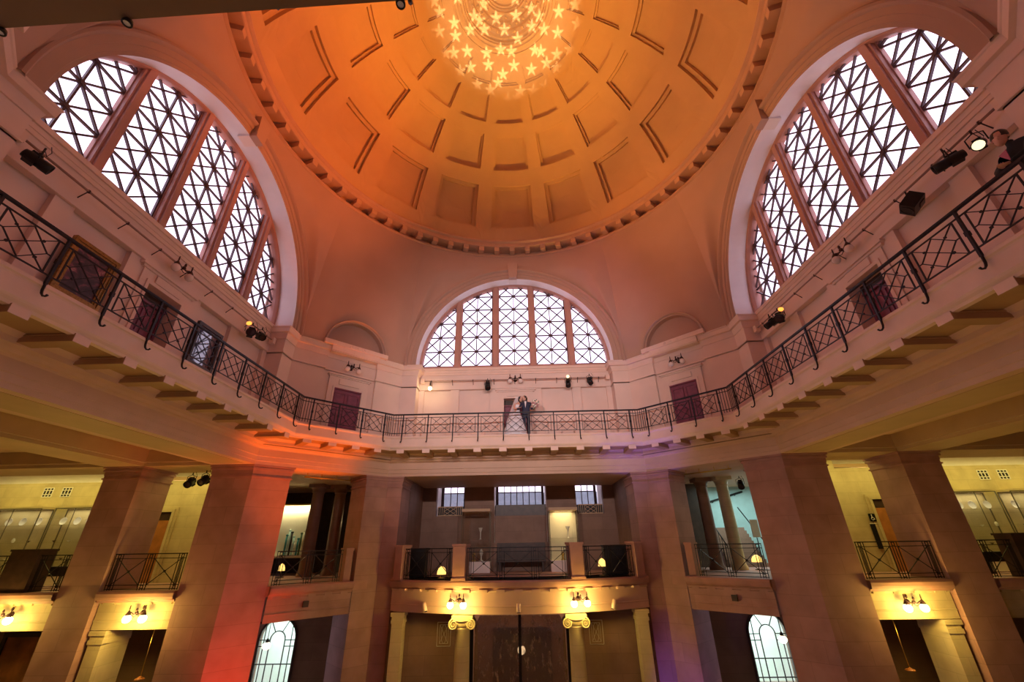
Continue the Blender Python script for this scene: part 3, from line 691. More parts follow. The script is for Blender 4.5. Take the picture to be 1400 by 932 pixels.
for k, ((a, b), n) in enumerate(zip(slots, (3, 7, 3))):
    wz0, wz1, y = 1.86, 3.2, W0+1.34; w = structure('window_%d' % (k+5)); aa, bb = (a+.02, b-.1) if k != 1 else (a+.02, b-.05)
    f = MB(); f.box(aa, bb, y-.04, y+.05, wz0-.06, wz0); f.box(aa, bb, y-.04, y+.05, wz1-.03, wz1+.05); f.box(aa, aa+.13, y-.04, y+.05, wz0, wz1); f.box(bb-.13, bb, y-.04, y+.05, wz0, wz1); f.build('window_frame', M['dwood'], w)
    f = MB(); gx0, gx1 = aa+.13, bb-.13
    for i in range(1, n): x = gx0+(gx1-gx0)*i/n; f.bar((x, y, wz0), (x, y, wz1), .045)
    f.bar((gx0, y, (wz0+wz1)/2), (gx1, y, (wz0+wz1)/2), .05); f.build('glazing_bars', M['dwood'], w)
    f = MB(); f.box(gx0, gx1, y+.01, y+.02, wz0, wz1); f.build('pane', M['glass'], w)
for k, (a, b) in enumerate(((-4.03, -2.80), (3.02, 4.2))):
    g = thing('bronze_grille', 'pale framed lattice grille below the small %s window of the centre bay' % ('left' if k == 0 else 'right'), 'grille', ((a+b)/2, W0-.03, 1.33)); h = (b-a)/2
    f = MB()
    for z in (0, .40): f.bar((-h, 0, z+.02), (h, 0, z+.02), .04)
    for x in (-h, -h+.1, -h+.2, -h+.3, h-.3, h-.2, h-.1, h): f.bar((x, 0, 0), (x, 0, .42), .022)
    f.bar((-h+.3, 0, .03), (h-.3, 0, .41), .022, up=(0, 1, 0)); f.bar((-h+.3, 0, .41), (h-.3, 0, .03), .022, up=(0, 1, 0)); f.bar((-h+.3, 0, .22), (0, 0, .40), .018, up=(0, 1, 0)); f.bar((h-.3, 0, .22), (0, 0, .04), .018, up=(0, 1, 0)); f.bar((-h+.3, 0, .22), (0, 0, .04), .018, up=(0, 1, 0)); f.bar((h-.3, 0, .22), (0, 0, .40), .018, up=(0, 1, 0))
    f.build('bars', M['coffsoff'], g, weld=False); f = MB(); f.box(-h, h, .025, .03, 0, .42); f.build('backing', M['black'], g)
box_st('wall_outside_building', mat('pale_outside_stone', (.22, .27, .30), .8), (-9, 9, 24, 24.3, -6, 3.5))
# side walls of the centre bay
box_st('wall_centre_left', M['stone'], (-5.1, -4.85, 10.66, 13.5, ZL, 2.7)); box_st('wall_centre_right', M['stone'], (4.85, 5.1, 10.66, 13.5, ZL, 2.7))
# dark bench and low wooden screen in the centre bay
t = thing('wooden_bench', 'dark wooden bench under the central window niche', 'bench', (.1, 12.7, ZL)); m_ = MB(); m_.box(-1.15, 1.15, -.25, .3, .4, .48); m_.build('seat', M['dwood'], t); m_ = MB(); m_.box(-1.15, 1.15, .3, .38, .45, 1.2); m_.build('backrest', M['dwood'], t)
for x in (-1.0, 1.0): m_ = MB(); m_.box(x-.05, x+.05, -.2, .3, 0, .4); m_.build('leg', M['dwood'], t)
for k, (x0, x1) in enumerate(((-4.62, -3.75), (3.45, 4.55))):
    t = thing('dark_cabinet', 'black cabinet behind the %s end of the bowed railing' % ('left' if k == 0 else 'right'), 'cabinet', ((x0+x1)/2, 9.9, ZL)); h = (x1-x0)/2
    m_ = MB(); m_.box(-h, h, -.2, .3, 0, 1.02); m_.build('body', M['black'], t); m_ = MB(); m_.box(-h-.02, h+.02, -.23, .33, 1.02, 1.06); m_.build('top', M['dwood'], t)
# pedestals and bowed rails
def ped(x, label, w=.24):
    y = bow(x)+.12; t = thing('stone_pedestal', label, 'pedestal', (x, y, ZL), math.asin(x/9.5)); m_ = MB(); m_.box(-w, w, -.12, .35, 0, 1.10); m_.build('block', M['slab'], t, bevel=.01); m_ = MB(); m_.box(-w-.03, w+.03, -.15, .38, 1.10, 1.17); m_.build('cap', M['slab'], t); m_ = MB(); m_.box(-w-.03, w+.03, -.14, .37, 0, .08); m_.build('base', M['slab'], t)
ped(-2.1, 'reddish stone block in the bowed railing above the left scrolled column'); ped(2.1, 'reddish stone block in the bowed railing above the right scrolled column')
ped(-4.52, 'stone block where the bowed railing meets the left inner pier', .18); ped(4.52, 'stone block where the bowed railing meets the right inner pier', .18)
lower_rail('wide middle section of iron railing on the bowed central balcony', (-1.84, bow(1.84)+.06), (1.84, bow(1.84)+.06), 3)
lower_rail('left section of iron railing on the bowed central balcony', (-4.3, bow(4.3)+.1), (-2.36, bow(2.36)+.1), 2)
lower_rail('right section of iron railing on the bowed central balcony', (2.36, bow(2.36)+.1), (4.3, bow(4.3)+.1), 2)
# ionic columns
def ionic(x, label):
    t = thing('ionic_column', label, 'column', (x, 8.05, ZF)); top = -2.17-ZF
    m_ = MB(); m_.lathe([(.36, 0), (.36, .12), (.33, .16), (.34, .22), (.29, .28), (.275, .4), (.265, 1.6), (.245, top-.42), (.26, top-.40), (.26, top-.36), (.24, top-.34)], 32); m_.build('shaft', M['pale'], t)
    m_ = MB(); m_.lathe([(.24, top-.36), (.29, top-.30), (.30, top-.24)], 24); m_.box(-.36, .36, -.3, .3, top-.13, top-.0); m_.box(-.33, .33, -.27, .27, top-.26, top-.12)
    for s in (-1, 1):
        for yy in (-.29,):
            sp = []
            for i in range(40):
                a = i/39*2*pi*2.1; r = .16*(1-i/39*.85); sp.append((s*(.30-.0)+s*r*sin(a)*1.0, yy-.03, top-.25+r*cos(a)))
            m_.tube(sp, [.026*(1-.5*i/39) for i in range(40)], 6)
        m_.lathe([(.001, -.28), (.15, -.28), (.15, -.24), (.09, 0), (.15, .24), (.15, .28), (.001, .28)], 16, mt=Matrix.Translation((s*.30, 0, top-.25)) @ Matrix.Rotation(pi/2, 4, 'X'))
    m_.tube([(-.3, -.29, top-.13), (0, -.31, top-.16), (.3, -.29, top-.13)], .02, 6)
    m_.build('capital', M['pale'], t)
ionic(-1.95, 'yellow lit scrolled column under the left half of the bowed balcony'); ionic(1.95, 'yellow lit scrolled column under the right half of the bowed balcony')
# sconces with twin globes
def sconce(label, loc, rz, lit, sc=1., power=30, group=None):
    t = thing('wall_sconce', label, 'wall lamp', loc, rz, group); t.scale = (sc, sc, sc)
    m_ = MB(); m_.lathe([(.001, -.06), (.05, -.06), (.075, -.02), (.08, 0)], 12, mt=Matrix.Rotation(-pi/2, 4, 'X')); m_.sphere((0, -.04, .14), .035, 8, (1, 1, 1.6)); m_.build('backplate', M['bronze'], t)
    m_ = MB()
    m_.tube([(0, -.05, 0), (0, -.2, -.02), (0, -.28, .05)], .02, 6)
    for s in (-1, 1): m_.tube([(0, -.24, .04), (s*.08, -.26, -.02), (s*.16, -.27, .03), (s*.24, -.27, .06)], .016, 6); m_.tube([(0, -.2, -.02), (s*.07, -.23, -.09), (s*.14, -.25, -.05), (s*.12, -.25, 0)], .01, 5)
    m_.sphere((0, -.26, .02), .05, 8); m_.sphere((0, -.28, .1), .03, 8, (1, 1, 2)); m_.build('arm', M['bronze'], t)
    for s in (-1, 1):
        m_ = MB(); m_.lathe([(.012, .22), (.02, .12), (.012, .1), (.03, .06), (.07, -.01), (.075, -.04)], 10, c=(s*.24, -.27, 0)); m_.build('gallery_cup', M['bronze'], t)
        m_ = MB(); m_.sphere((s*.24, -.27, -.13), .11, 14); m_.build('globe', M['globe_on'] if lit else M['globe_off'], t)
    if lit:
        for s in (-1, 1):
            li = bpy.data.lights.new('globe_glow', 'POINT'); li.energy = power*1.9; li.color = (1, .66, .13); li.shadow_soft_size = .1
            lo = bpy.data.objects.new('globe_glow', li); COL.objects.link(lo); lo.parent = t; lo.location = (s*.24, -.56, -.14)
    return t
sconce('lit twin globe wall lamp over the left scrolled column', (-2.08, bow(2.08)+.25, -1.72), math.asin(-2.08/9.5), True)
sconce('lit twin globe wall lamp over the right scrolled column', (2.08, bow(2.08)+.25, -1.72), math.asin(2.08/9.5), True)
sconce('lit twin globe wall lamp on the left passage beam beside the red washed pier', (-11.52, 5.70, -1.70), 0, True)
sconce('lit twin globe wall lamp on the right passage beam between the two big piers', (11.62, 5.70, -1.70), 0, True)
sconce('lit twin globe wall lamp on the far left beam, mostly outside the frame', (-15.65, 5.70, -1.70), 0, True)
sconce('unlit twin globe wall lamp above the centre door behind the couple', (.02, 9.0, 6.86), 0, False)
sconce('unlit twin globe wall lamp above the left wall door', (-9.0, -.2, 6.80), pi/2, False)
sconce('unlit twin globe wall lamp above the right wall door', (9.0, -.2, 6.80), -pi/2, False)
for sn, tx in (('front_left', 'left'), ('front_right', 'right')):
    a = DIA[sn]; p = rot((0, 9.70), a); sconce('unlit twin globe wall lamp above the %s corner door' % tx, (p[0], p[1], 6.72), a, False)
# gallery of cylindrical downlights on the bowed beam
for x, lab, dx in ((-3.4, 'left', .1), (0, 'middle', 0), (3.4, 'right', -.1)):
    y = bow(x)+.22; t = thing('downlight', 'small pale cylinder spotlight on the bowed beam, the %s one of three' % lab, 'spotlight', (x, y, -1.95)); 
    m_ = MB(); m_.tube([(0, -.10, .14), (dx, -.16, -.12)], [.07, .075], 12); m_.build('body', M['cornice'], t); m_ = MB(); m_.tube([(0, 0, .1), (0, -.10, .1)], .02, 6); m_.build('bracket', M['cornice'], t)
    m_ = MB(); m_.tube([(dx, -.158, -.115), (dx*1.02, -.161, -.125)], .06, 12); m_.build('lens', M['black'], t)
# ------------------------------------------------------------------ ground floor behind the bowed beam
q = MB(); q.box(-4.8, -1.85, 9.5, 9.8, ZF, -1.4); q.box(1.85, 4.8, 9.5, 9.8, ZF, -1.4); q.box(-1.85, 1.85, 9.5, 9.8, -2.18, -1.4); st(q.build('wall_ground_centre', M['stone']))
for sx, s in ((-1, 'left'), (1, 'right')):
    t = thing('stone_pilaster', 'narrow lit stone pilaster under the %s end of the bowed beam' % s, 'pilaster', (sx*4.42, 8.85, ZF)); m_ = MB(); m_.box(-.2, .2, -.15, .3, 0, 3.5); m_.build('shaft', M['pale'], t); m_ = MB(); m_.box(-.23, .23, -.18, .33, 3.5, 3.6); m_.box(-.21, .21, -.16, .3, 3.6, 3.72); m_.box(-.25, .25, -.2, .33, 3.72, 3.84); m_.build('capital', M['pale'], t)
    g = thing('wall_grille', 'small pale rectangular grille with crossed ovals, %s of the etched glass screen' % s, 'grille', (sx*2.83, 9.48, -3.32)); f = MB()
    for x in (-.25, .25): f.bar((x, 0, 0), (x, 0, .74), .02)
    for z in (0, .74): f.bar((-.25, 0, z), (.25, 0, z), .02)
    for x in (-.16, .16): f.bar((x, 0, .08), (x, 0, .66), .012)
    for z in (.08, .66): f.bar((-.16, 0, z), (.16, 0, z), .012)
    f.bar((-.16, 0, .08), (.16, 0, .66), .012, up=(0, 1, 0)); f.bar((.16, 0, .08), (-.16, 0, .66), .012, up=(0, 1, 0)); f.tube([(.1*cos(2*pi*i/16), 0, .37+.29*sin(2*pi*i/16)) for i in range(17)], .008, 5)
    f.build('bars', M['paper'], g, weld=False)
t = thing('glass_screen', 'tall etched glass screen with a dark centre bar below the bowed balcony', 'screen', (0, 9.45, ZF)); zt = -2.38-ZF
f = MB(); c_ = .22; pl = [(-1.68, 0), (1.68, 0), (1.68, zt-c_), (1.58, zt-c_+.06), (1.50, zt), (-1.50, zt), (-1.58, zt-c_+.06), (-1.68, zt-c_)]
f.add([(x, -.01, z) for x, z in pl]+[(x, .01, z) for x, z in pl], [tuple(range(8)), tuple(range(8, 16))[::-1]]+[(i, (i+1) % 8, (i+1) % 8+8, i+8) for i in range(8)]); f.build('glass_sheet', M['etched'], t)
f = MB(); f.box(-1.9, -1.72, -.04, .04, 0, zt+.2); f.box(1.72, 1.9, -.04, .04, 0, zt+.2); f.box(-1.9, 1.9, -.04, .04, zt+.05, zt+.2); f.build('frame', M['black'], t); f = MB(); f.box(-.05, .05, -.05, .05, 0, zt+.1); f.build('centre_bar', M['black'], t)
box_st('wall_ground_back', M['stone'], (-7, 7, 13.4, 13.6, ZF, -1.4)); box_st('ceiling_ground', M['dwood'], (-4.8, 4.8, 9.8, 13.4, -1.5, -1.42)); box_st('door_30', M['black'], (-1.25, 1.35, 13.3, 13.38, ZF, -3.35)); area('lobby_light', (0, 12.0, -1.6), (0, 0, 0), 5, 1.5, 120, (1, .62, .36))  # unseen area light added to brighten the wall behind the glass
t = thing('pendant_lamp', 'lit round pendant lamp seen through the etched glass screen', 'pendant lamp', (.02, 12.6, -4.05)); m_ = MB(); m_.sphere((0, 0, 0), .17, 14); m_.build('globe', M['lamp_warm'], t); m_ = MB(); m_.tube([(0, 0, .16), (0, 0, 2.56)], .012, 6); m_.build('rod', M['black'], t); m_ = MB(); m_.lathe([(.02, .26), (.05, .2), (.08, .14)], 10); m_.build('cap', M['black'], t)
# ------------------------------------------------------------------ side passages: ground floor details
for sx, s in ((-1, 'left'), (1, 'right')):
    t = thing('stone_pilaster', 'yellow lit stone pilaster on the outermost %s pier below the passage beam' % s, 'pilaster', (sx*12.70, 6.2, ZF)); m_ = MB(); m_.box(-.2, .2, -.5, .5, 0, 3.5); m_.build('shaft', M['pale'], t); m_ = MB(); m_.box(-.23, .23, -.53, .5, 3.5, 3.62); m_.box(-.25, .25, -.55, .5, 3.72, 3.84); m_.box(-.215, .215, -.5, .5, 3.6, 3.73); m_.build('capital', M['pale'], t)
    t = thing('pendant_fitting', 'thin rod with a small shade hanging below the %s passage beam' % s, 'pendant lamp', (sx*11.2, 5.95, -3.4)); m_ = MB(); m_.tube([(0, 0, .05), (0, 0, 1.22)], .012, 6); m_.build('rod', M['brass'], t); m_ = MB(); m_.lathe([(.02, .08), (.06, .05), (.12, .02), (.13, 0), (.001, -.01)], 12); m_.build('shade', M['owood'], t)
    # ground wall recess behind
    box_st('wall_ground_side_%s' % s, M['stone'], (*sorted((sx*10.2, sx*24)), 8.6, 8.9, ZF, -1.4))
    # door of passage
    dr = structure('door_%d' % (20+sx)); X = lambda a, b: tuple(sorted((sx*a, sx*b)))
    m_ = MB(); m_.box(*X(14.2, 14.1), 8.9, 9.02, ZL, 1.50); m_.box(*X(15.4, 15.5), 8.9, 9.02, ZL, 1.5); m_.box(*X(14.1, 15.5), 8.9, 9.02, 1.42, 1.52); m_.box(*X(14.0, 14.1), 8.95, 9.02, ZL, 1.58); m_.box(*X(14.0, 15.6), 8.95, 9.02, 1.52, 1.6); m_.build('door_frame', M['pale'], dr)
    m_ = MB(); m_.box(*X(14.2, 15.4), 8.95, 9.0, ZL, 1.1); m_.build('door_leaf', M['owood'], dr); m_ = MB(); m_.box(*X(14.2, 15.4), 8.95, 9.0, 1.1, 1.42); m_.build('door_overpanel', M['dwood'], dr)
    # vents
    for x, w_ in ((19.9, 'outer'), (19.1, 'inner')):
        g = thing('wall_vent', 'small white square vent high above the %s display cases, the %s one' % (s, w_), 'vent', (sx*x, 8.99, 2.1)); f = MB()
        for u in (-.2, -.07, .07, .2): f.bar((u, 0, 0), (u, 0, .36), .03); 
        for z in (0, .1, .26, .36): f.bar((-.2, 0, z), (.2, 0, z), .03)
        f.build('frame', M['white'], g, weld=False); f = MB(); f.box(-.2, .2, .005, .01, 0, .36); f.build('backing', M['black'], g)
t = thing('dark_painting', 'dark blurry painting with an orange passage, low at the left edge of the picture', 'painting', (-16.9, 8.56, -4.9)); m_ = MB()
for b_ in ((-1.7, -1.58, 0, 2.3), (1.58, 1.7, 0, 2.3), (-1.7, 1.7, 0, .12), (-1.7, 1.7, 2.18, 2.3)): m_.box(b_[0], b_[1], -.06, .02, b_[2], b_[3])
m_.build('frame', M['dwood'], t); pm = mat('orange_brown_canvas', (.05, .025, .02), .5, col2=(.75, .30, .10), scale=1.1); m_ = MB(); m_.box(-1.58, 1.58, 0, .02, .12, 2.18); m_.build('canvas', pm, t)
# display cases on the passage walls
def display_case(sx, x0, x1, label, s, n):
    c = (x0+x1)/2; t = thing('display_case', label, 'display case', (sx*c, 8.7, ZL)); h = (x1-x0)/2; z0, z1 = .35, 2.72
    m_ = MB(); 
    for x in (-h, h):
        for y in (-.2, .28): m_.bar((x, y, z0), (x, y, z1), .03)
    for y in (-.2, .28):
        for z in (z0, z1): m_.bar((-h, y, z), (h, y, z), .03)
    area('case_light', (sx*c, 8.72, ZL+z1-.03), (0, 0, 0), 2*h-.2, .25, 9, (1, .85, .5))
    m_.bar((0, -.2, z0), (0, -.2, z1), .02); m_.build('frame', M['case'], t, weld=False)
    m_ = MB(); m_.box(-h, h, -.2, .29, z1, z1+.08); m_.build('top', M['pale'], t); m_ = MB(); m_.box(-h, h, -.2, .29, 0, z0); m_.build('base', M['paper'], t)
    m_ = MB(); m_.box(-h, h, -.21, -.205, z0, z1); m_.build('glass_front', M['cglass'], t)
    for k in range(3):
        z = z0+.5+k*.62; m_ = MB(); m_.box(-h+.02, h-.02, -.15, .27, z, z+.012); m_.build('shelf', M['cglass'], t)
        for i in range(n):
            x = -h+.25+(2*h-.5)*i/max(1, n-1)+random.uniform(-.04, .04)
            kind = (i+k) % 3; loc = (sx*c+x, 8.75, ZL+z+.013)
            if k == 2:
                o = thing('china_plate', 'white plate standing on the top shelf of a %s display case' % s, 'plate', loc, 0, 'plates in the %s display cases' % s)
                m_ = MB(); m_.lathe([(.001, 0), (.08, 0), (.14, .025), (.15, .03), (.14, .02), (.08, -.006), (.001, -.006)], 18, mt=Matrix.Translation((0, .05, .148)) @ Matrix.Rotation(pi/2-.15, 4, 'X')); m_.build('dish', M['china'], o); m_ = MB(); m_.tube([(0, .02, 0), (0, .12, .1)], .006, 5); m_.tube([(-.05, -.02, .004), (.05, -.02, .004)], .006, 5); m_.build('stand', M['black'], o)
            elif kind == 0:
                o = MB(); o.lathe([(.03, 0), (.035, .01), (.06, .06), (.05, .12), (.025, .15), (.035, .17)], 14); o = o.build('china_vase', M['china'], loc=loc); tag(o, 'small pale vase on a lower shelf of a %s display case' % s, 'vase', 'vases in the %s display cases' % s)
            else:
                o = MB(); o.lathe([(.02, 0), (.025, .01), (.06, .05), (.075, .06), (.07, .055), (.02, .015), (.001, .012)], 14); o = o.build('small_bowl', M['bronze'] if kind == 1 else M['china'], loc=loc); tag(o, 'small bowl on a lower shelf of a %s display case' % s, 'bowl', 'bowls in the %s display cases' % s)
for sx, s in ((-1, 'left'), (1, 'right')):
    display_case(sx, 17.1, 18.7, 'glass display case nearest the %s outermost pier, plates inside' % s, s, 3)
    display_case(sx, 19.3, 21.6, 'wide glass display case at the %s edge of the picture, plates inside' % s, s, 4)
    t = thing('dark_bench', 'long dark bench behind the %s railing below the display cases' % s, 'bench', (sx*17.0, 7.4, ZL)); m_ = MB(); m_.box(-1.2, 1.2, -.2, .2, .36, .66); m_.build('seat', M['black'], t)
    for x in (-1.0, 1.0): m_ = MB(); m_.box(x-.05, x+.05, -.15, .15, 0, .36); m_.build('leg', M['black'], t)
# accessible sign and panel beside the right passage door
t = thing('toilet_sign', 'small sign with a white wheelchair symbol beside the right passage door', 'sign', (13.98, 8.93, .75)); m_ = MB(); m_.box(-.12, .12, 0, .02, -.14, .14); m_.build('plate', M['black'], t)
m_ = MB(); m_.tube([(.05*cos(a_*pi/8)-.01, -.008, -.04+.05*sin(a_*pi/8)) for a_ in range(-11, 5)], .009, 5); m_.tube([(-.02, -.008, .07), (-.02, -.008, -.01), (.04, -.008, -.01), (.07, -.008, -.07)], .01, 5); m_.sphere((-.02, -.008, .095), .018, 8); m_.build('wheelchair_symbol', M['white'], t)
t = thing('notice_board', 'narrow dark notice panel below the wheelchair sign', 'sign', (13.98, 8.95, .1)); m_ = MB(); m_.box(-.16, .16, 0, .03, -.45, .42); m_.build('board', M['black'], t); m_ = MB(); m_.box(-.18, .18, -.01, .0, .42, .45); m_.build('top_strip', M['paper'], t)
# ------------------------------------------------------------------ corner rooms beyond the diagonal bays
def plain_column(x, y, label, m='stone'):
    t = thing('stone_column', label, 'column', (x, y, ZL)); m_ = MB(); m_.lathe([(.34, 0), (.34, .1), (.29, .2), (.27, .3), (.25, 3.45)], 24); m_.build('shaft', M[m], t)
    m_ = MB(); m_.lathe([(.25, 3.45), (.28, 3.47), (.28, 3.52), (.26, 3.54), (.33, 3.66), (.34, 3.68)], 24); m_.box(-.36, .36, -.36, .36, 3.68, 3.84); m_.build('capital', M[m], t)
plain_column(-9.45, 11.5, 'stone column left of its pair behind the left angled railing'); plain_column(-8.6, 12.0, 'stone column right of its pair behind the left angled railing')
plain_column(9.55, 11.5, 'yellowish stone column standing before the teal wall', 'pale'); plain_column(8.75, 11.9, 'shadowed stone column beside the lit lamp behind the right angled railing')  # first column gets yellower stone in place of warm light
box_st('wall_corner_left', M['dwood'], (-16, -5.12, 14.6, 14.8, ZL, 2.8)); box_st('wall_corner_left_end', M['dwood'], (-13.4, -13.2, 9.35, 14.6, ZL, 2.8))
box_st('wall_corner_right', M['teal'], (4.9, 18, 15.6, 15.8, ZL-1, 3.2)); box_st('wall_corner_right_inner', M['dwood'], (5.12, 9.6, 13.9, 14.05, ZL, 2.8))
box_st('wall_corner_right_end', M['teal'], (15.6, 15.8, 9.3, 15.6, ZL, 3.2))
# lit exhibition panel with upright rolled charts on a ledge
t = thing('exhibition_panel', 'bright yellow lit panel behind the left angled railing', 'display panel', (-11.0, 12.6, -.3)); m_ = MB(); m_.box(-1.6, .95, 0, .1, 0, 2.2); m_.build('panel', M['paper'], t); m_ = MB(); m_.box(-1.6, .95, -.12, 0, 2.2, 2.26); m_.build('light_hood', M['brass'], t); m_ = MB(); m_.box(-1.6, .95, -.3, 0, -.1, -.012); m_.build('ledge', M['paper'], t)
li = bpy.data.lights.new('panel_light', 'AREA'); li.shape = 'RECTANGLE'; li.size = 2.3; li.size_y = .1; li.energy = 38; li.color = (1, .86, .42); lo = bpy.data.objects.new('panel_light', li); COL.objects.link(lo); lo.location = (-11.3, 12.45, 1.85); lo.rotation_euler = (rad(25), 0, 0)
cols = [M['tealdk'], M['teal'], M['black'], M['teal'], M['paper'], M['tealdk'], M['leafm'], M['paper'], M['black']]
for k in range(9):
    h = .75+.25*sin(k*1.1)+random.uniform(0, .15); o = MB(); o.tube([(0, 0, 0), (0, 0, h)], .045, 8); o.lathe([(.05, h-.04), (.065, h), (.05, h+.03), (.001, h+.04)], 8)
    o = o.build('rolled_banner', cols[k], loc=(-11.05+k*.115, 12.45, -.3)); tag(o, 'upright rolled banner or staff, %s' % (['black leftmost in the cluster', 'teal second in the cluster', 'black and slim between two teal ones', 'bright teal at the middle left', 'cream in the middle', 'dark teal right of the cream one', 'dark green near the right end', 'pale, second from the right end', 'black, rightmost of the cluster'][k]), 'banner', 'rolled banners before the yellow panel')
cs = thing('lit_showcase', 'tall narrow lit glass showcase beside the left inner pier', 'display case', (-8.05, 12.9, ZL)); m_ = MB()
for x in (-.3, .3):
    for y in (-.2, .2): m_.bar((x, y, 0), (x, y, 2.4), .03)
m_.build('frame', M['case'], cs, weld=False); m_ = MB(); m_.box(-.3, .3, .19, .2, .3, 2.4); m_.build('back_panel', M['paper'], cs); m_ = MB(); m_.box(-.32, .32, -.22, .22, 2.4, 2.5); m_.build('top', M['case'], cs); m_ = MB(); m_.box(-.3, .3, -.2, .2, 0, .3); m_.build('base', M['case'], cs)
for z in (.7, 1.1, 1.5, 1.95): m_ = MB(); m_.box(-.29, .29, -.18, .18, z, z+.015); m_.build('shelf', M['cglass'], cs)
for z in (.715, 1.115, 1.515, 1.965):
    for x in (-.15, .12):
        o = MB(); o.lathe([(.03, 0), (.06, .06), (.05, .14), (.02, .18), (.035, .2)], 12); o = o.build('small_pot', random.choice([M['owood'], M['china'], M['bronze']]), loc=(-8.05+x, 12.9, ZL+z+.001)); tag(o, 'small pot standing in the narrow lit showcase', 'pot', 'pots in the narrow lit showcase')
li = bpy.data.lights.new('case_light', 'POINT'); li.energy = 12; li.color = (1, .75, .35); li.shadow_soft_size = .05; lo = bpy.data.objects.new('case_light', li); COL.objects.link(lo); lo.location = (-8.05, 12.8, ZL+2.3)
# stair with handrail on the right
st_ = thing('stone_staircase', 'stone stair rising before the teal wall on the right', 'staircase', (10.9, 13.4, ZL)); m_ = MB()
for k in range(11): m_.box(-.9, .9+.0, k*.16, 2.0, k*.16, (k+1)*.16)
m_.build('steps', M['stone'], st_)
m_ = MB(); m_.tube([(-.95, -.2, .9), (-.95, 1.9, 2.75)], .03, 6); m_.tube([(.95, -.2, .9), (.95, 1.9, 2.75)], .03, 6)
for k in range(8):
    y = k*.27; m_.bar((-.95, y, k*.235), (-.95, y, k*.235+1.05), .02)
m_.build('handrail', M['iron'], st_)
t = thing('wall_handrail', 'dark sloping handrail fixed across the teal wall', 'handrail', (10.2, 15.5, 1.9)); m_ = MB(); m_.tube([(-1.2, 0, -.35), (2.2, 0, .55)], .05, 8); m_.build('rail', M['black'], t); m_ = MB()
for x in (-.8, .5, 1.8): m_.tube([(x, 0, -.24+(x+.8)*.265), (x, .1, -.34+(x+.8)*.265)], .02, 6)
m_.build('bracket', M['black'], t)
t = thing('notice_board', 'small pale notice on a stand beside the right corner pier', 'sign', (10.35, 11.0, ZL)); m_ = MB(); m_.box(-.16, .16, -.02, .02, 1.25, 1.95); m_.build('board', M['paper'], t); m_ = MB(); m_.tube([(0, .03, 0), (0, .03, 1.6)], .02, 6); m_.lathe([(.18, 0), (.18, .02), (.02, .03)], 12); m_.build('stand', M['black'], t)
def dome_lamp(loc, label, r=.22, rod=0):
    t = thing('floor_lamp', label, 'lamp', loc); m_ = MB(); m_.lathe([(r, .0), (r*.95, .1), (r*.7, .2), (r*.3, .26), (.001, .28)], 16); m_.build('shade', M['lamp_dim'], t); m_ = MB(); m_.tube([(0, 0, 0), (0, 0, ZL-loc[2])], .02, 6); m_.build('stem', M['black'], t); m_ = MB(); m_.lathe([(.16, ZL-loc[2]), (.15, ZL-loc[2]+.03), (.02, ZL-loc[2]+.04)], 12); m_.build('base', M['black'], t)
dome_lamp((10.2, 11.2, -.82), 'low lit dome lamp behind the right angled railing'); dome_lamp((-2.95, 9.0, -.98), 'low lit dome lamp behind the left part of the bowed railing', .18); dome_lamp((3.25, 9.2, -.80), 'low lit dome lamp behind the right part of the bowed railing', .16)
dome_lamp((-10.25, 11.0, -.86), 'low lit dome lamp behind the left angled railing', .14)
# centre bay display cases
def glass_case(x, y, w, label, lit, s):
    t = thing('glass_case', label, 'display case', (x, y, ZL)); h = w/2; m_ = MB(); m_.box(-h, h, -.35, .35, 2.56, 2.68); m_.build('top', M['coffsoff'], t); m_ = MB(); m_.box(-h, h, -.35, .35, 0, .45); m_.build('base', M['reveal'], t)
    m_ = MB()
    for xx in (-h+.02, h-.02):
        for yy in (-.33, .33): m_.bar((xx, yy, .45), (xx, yy, 2.56), .025)
    m_.build('frame', M['case'], t, weld=False); m_ = MB(); m_.box(-h, h, -.345, -.34, .45, 2.56); m_.box(-h, -h+.005, -.34, .34, .45, 2.56); m_.box(h-.005, h, -.34, .34, .45, 2.56); m_.build('glass_sides', M['cglass'], t)
    if lit: m_ = MB(); m_.box(-h, h, .33, .35, .45, 2.56); m_.build('back_panel', M['gilt' if 0 else 'paper'], t)
    for k, (dx, hh) in enumerate(((.25, .5), (-.1, .35))):
        o = MB(); o.lathe([(.10, 0), (.10, .03), (.04, .06), (.03, hh*.4), (.08, hh*.6), (.09, hh*.8), (.03, hh*.95), (.05, hh)], 14); o = o.build('silver_ornament', M['china'] if k == 0 else M['brass'], loc=(x+dx, y, ZL+.462)); tag(o, '%s ornament inside the %s glass case of the centre bay' % (('tall pale', 'shorter brass')[k], s), 'ornament')
    m_ = MB(); m_.box(-h+.03, h-.03, -.3, .32, 1.35, 1.365); m_.build('shelf', M['cglass'], t)
    o = MB(); o.lathe([(.06, 0), (.02, .05), (.03, .3), (.09, .45), (.1, .5)], 14); o = o.build('silver_goblet', M['china'], loc=(x+.2, y, ZL+1.366)); tag(o, 'pale goblet on the upper shelf of the %s glass case' % s, 'goblet')
glass_case(-2.0, 12.4, 1.35, 'tall dim glass case in the centre bay, left of the bench', False, 'dim'); glass_case(2.12, 12.4, 1.35, 'tall yellow lit glass case in the centre bay, right of the bench', True, 'yellow lit')
li = bpy.data.lights.new('case_light', 'AREA'); li.size = .9; li.energy = 22; li.color = (1, .7, .3); lo = bpy.data.objects.new('case_light', li); COL.objects.link(lo); lo.location = (2.12, 12.25, ZL+2.5)
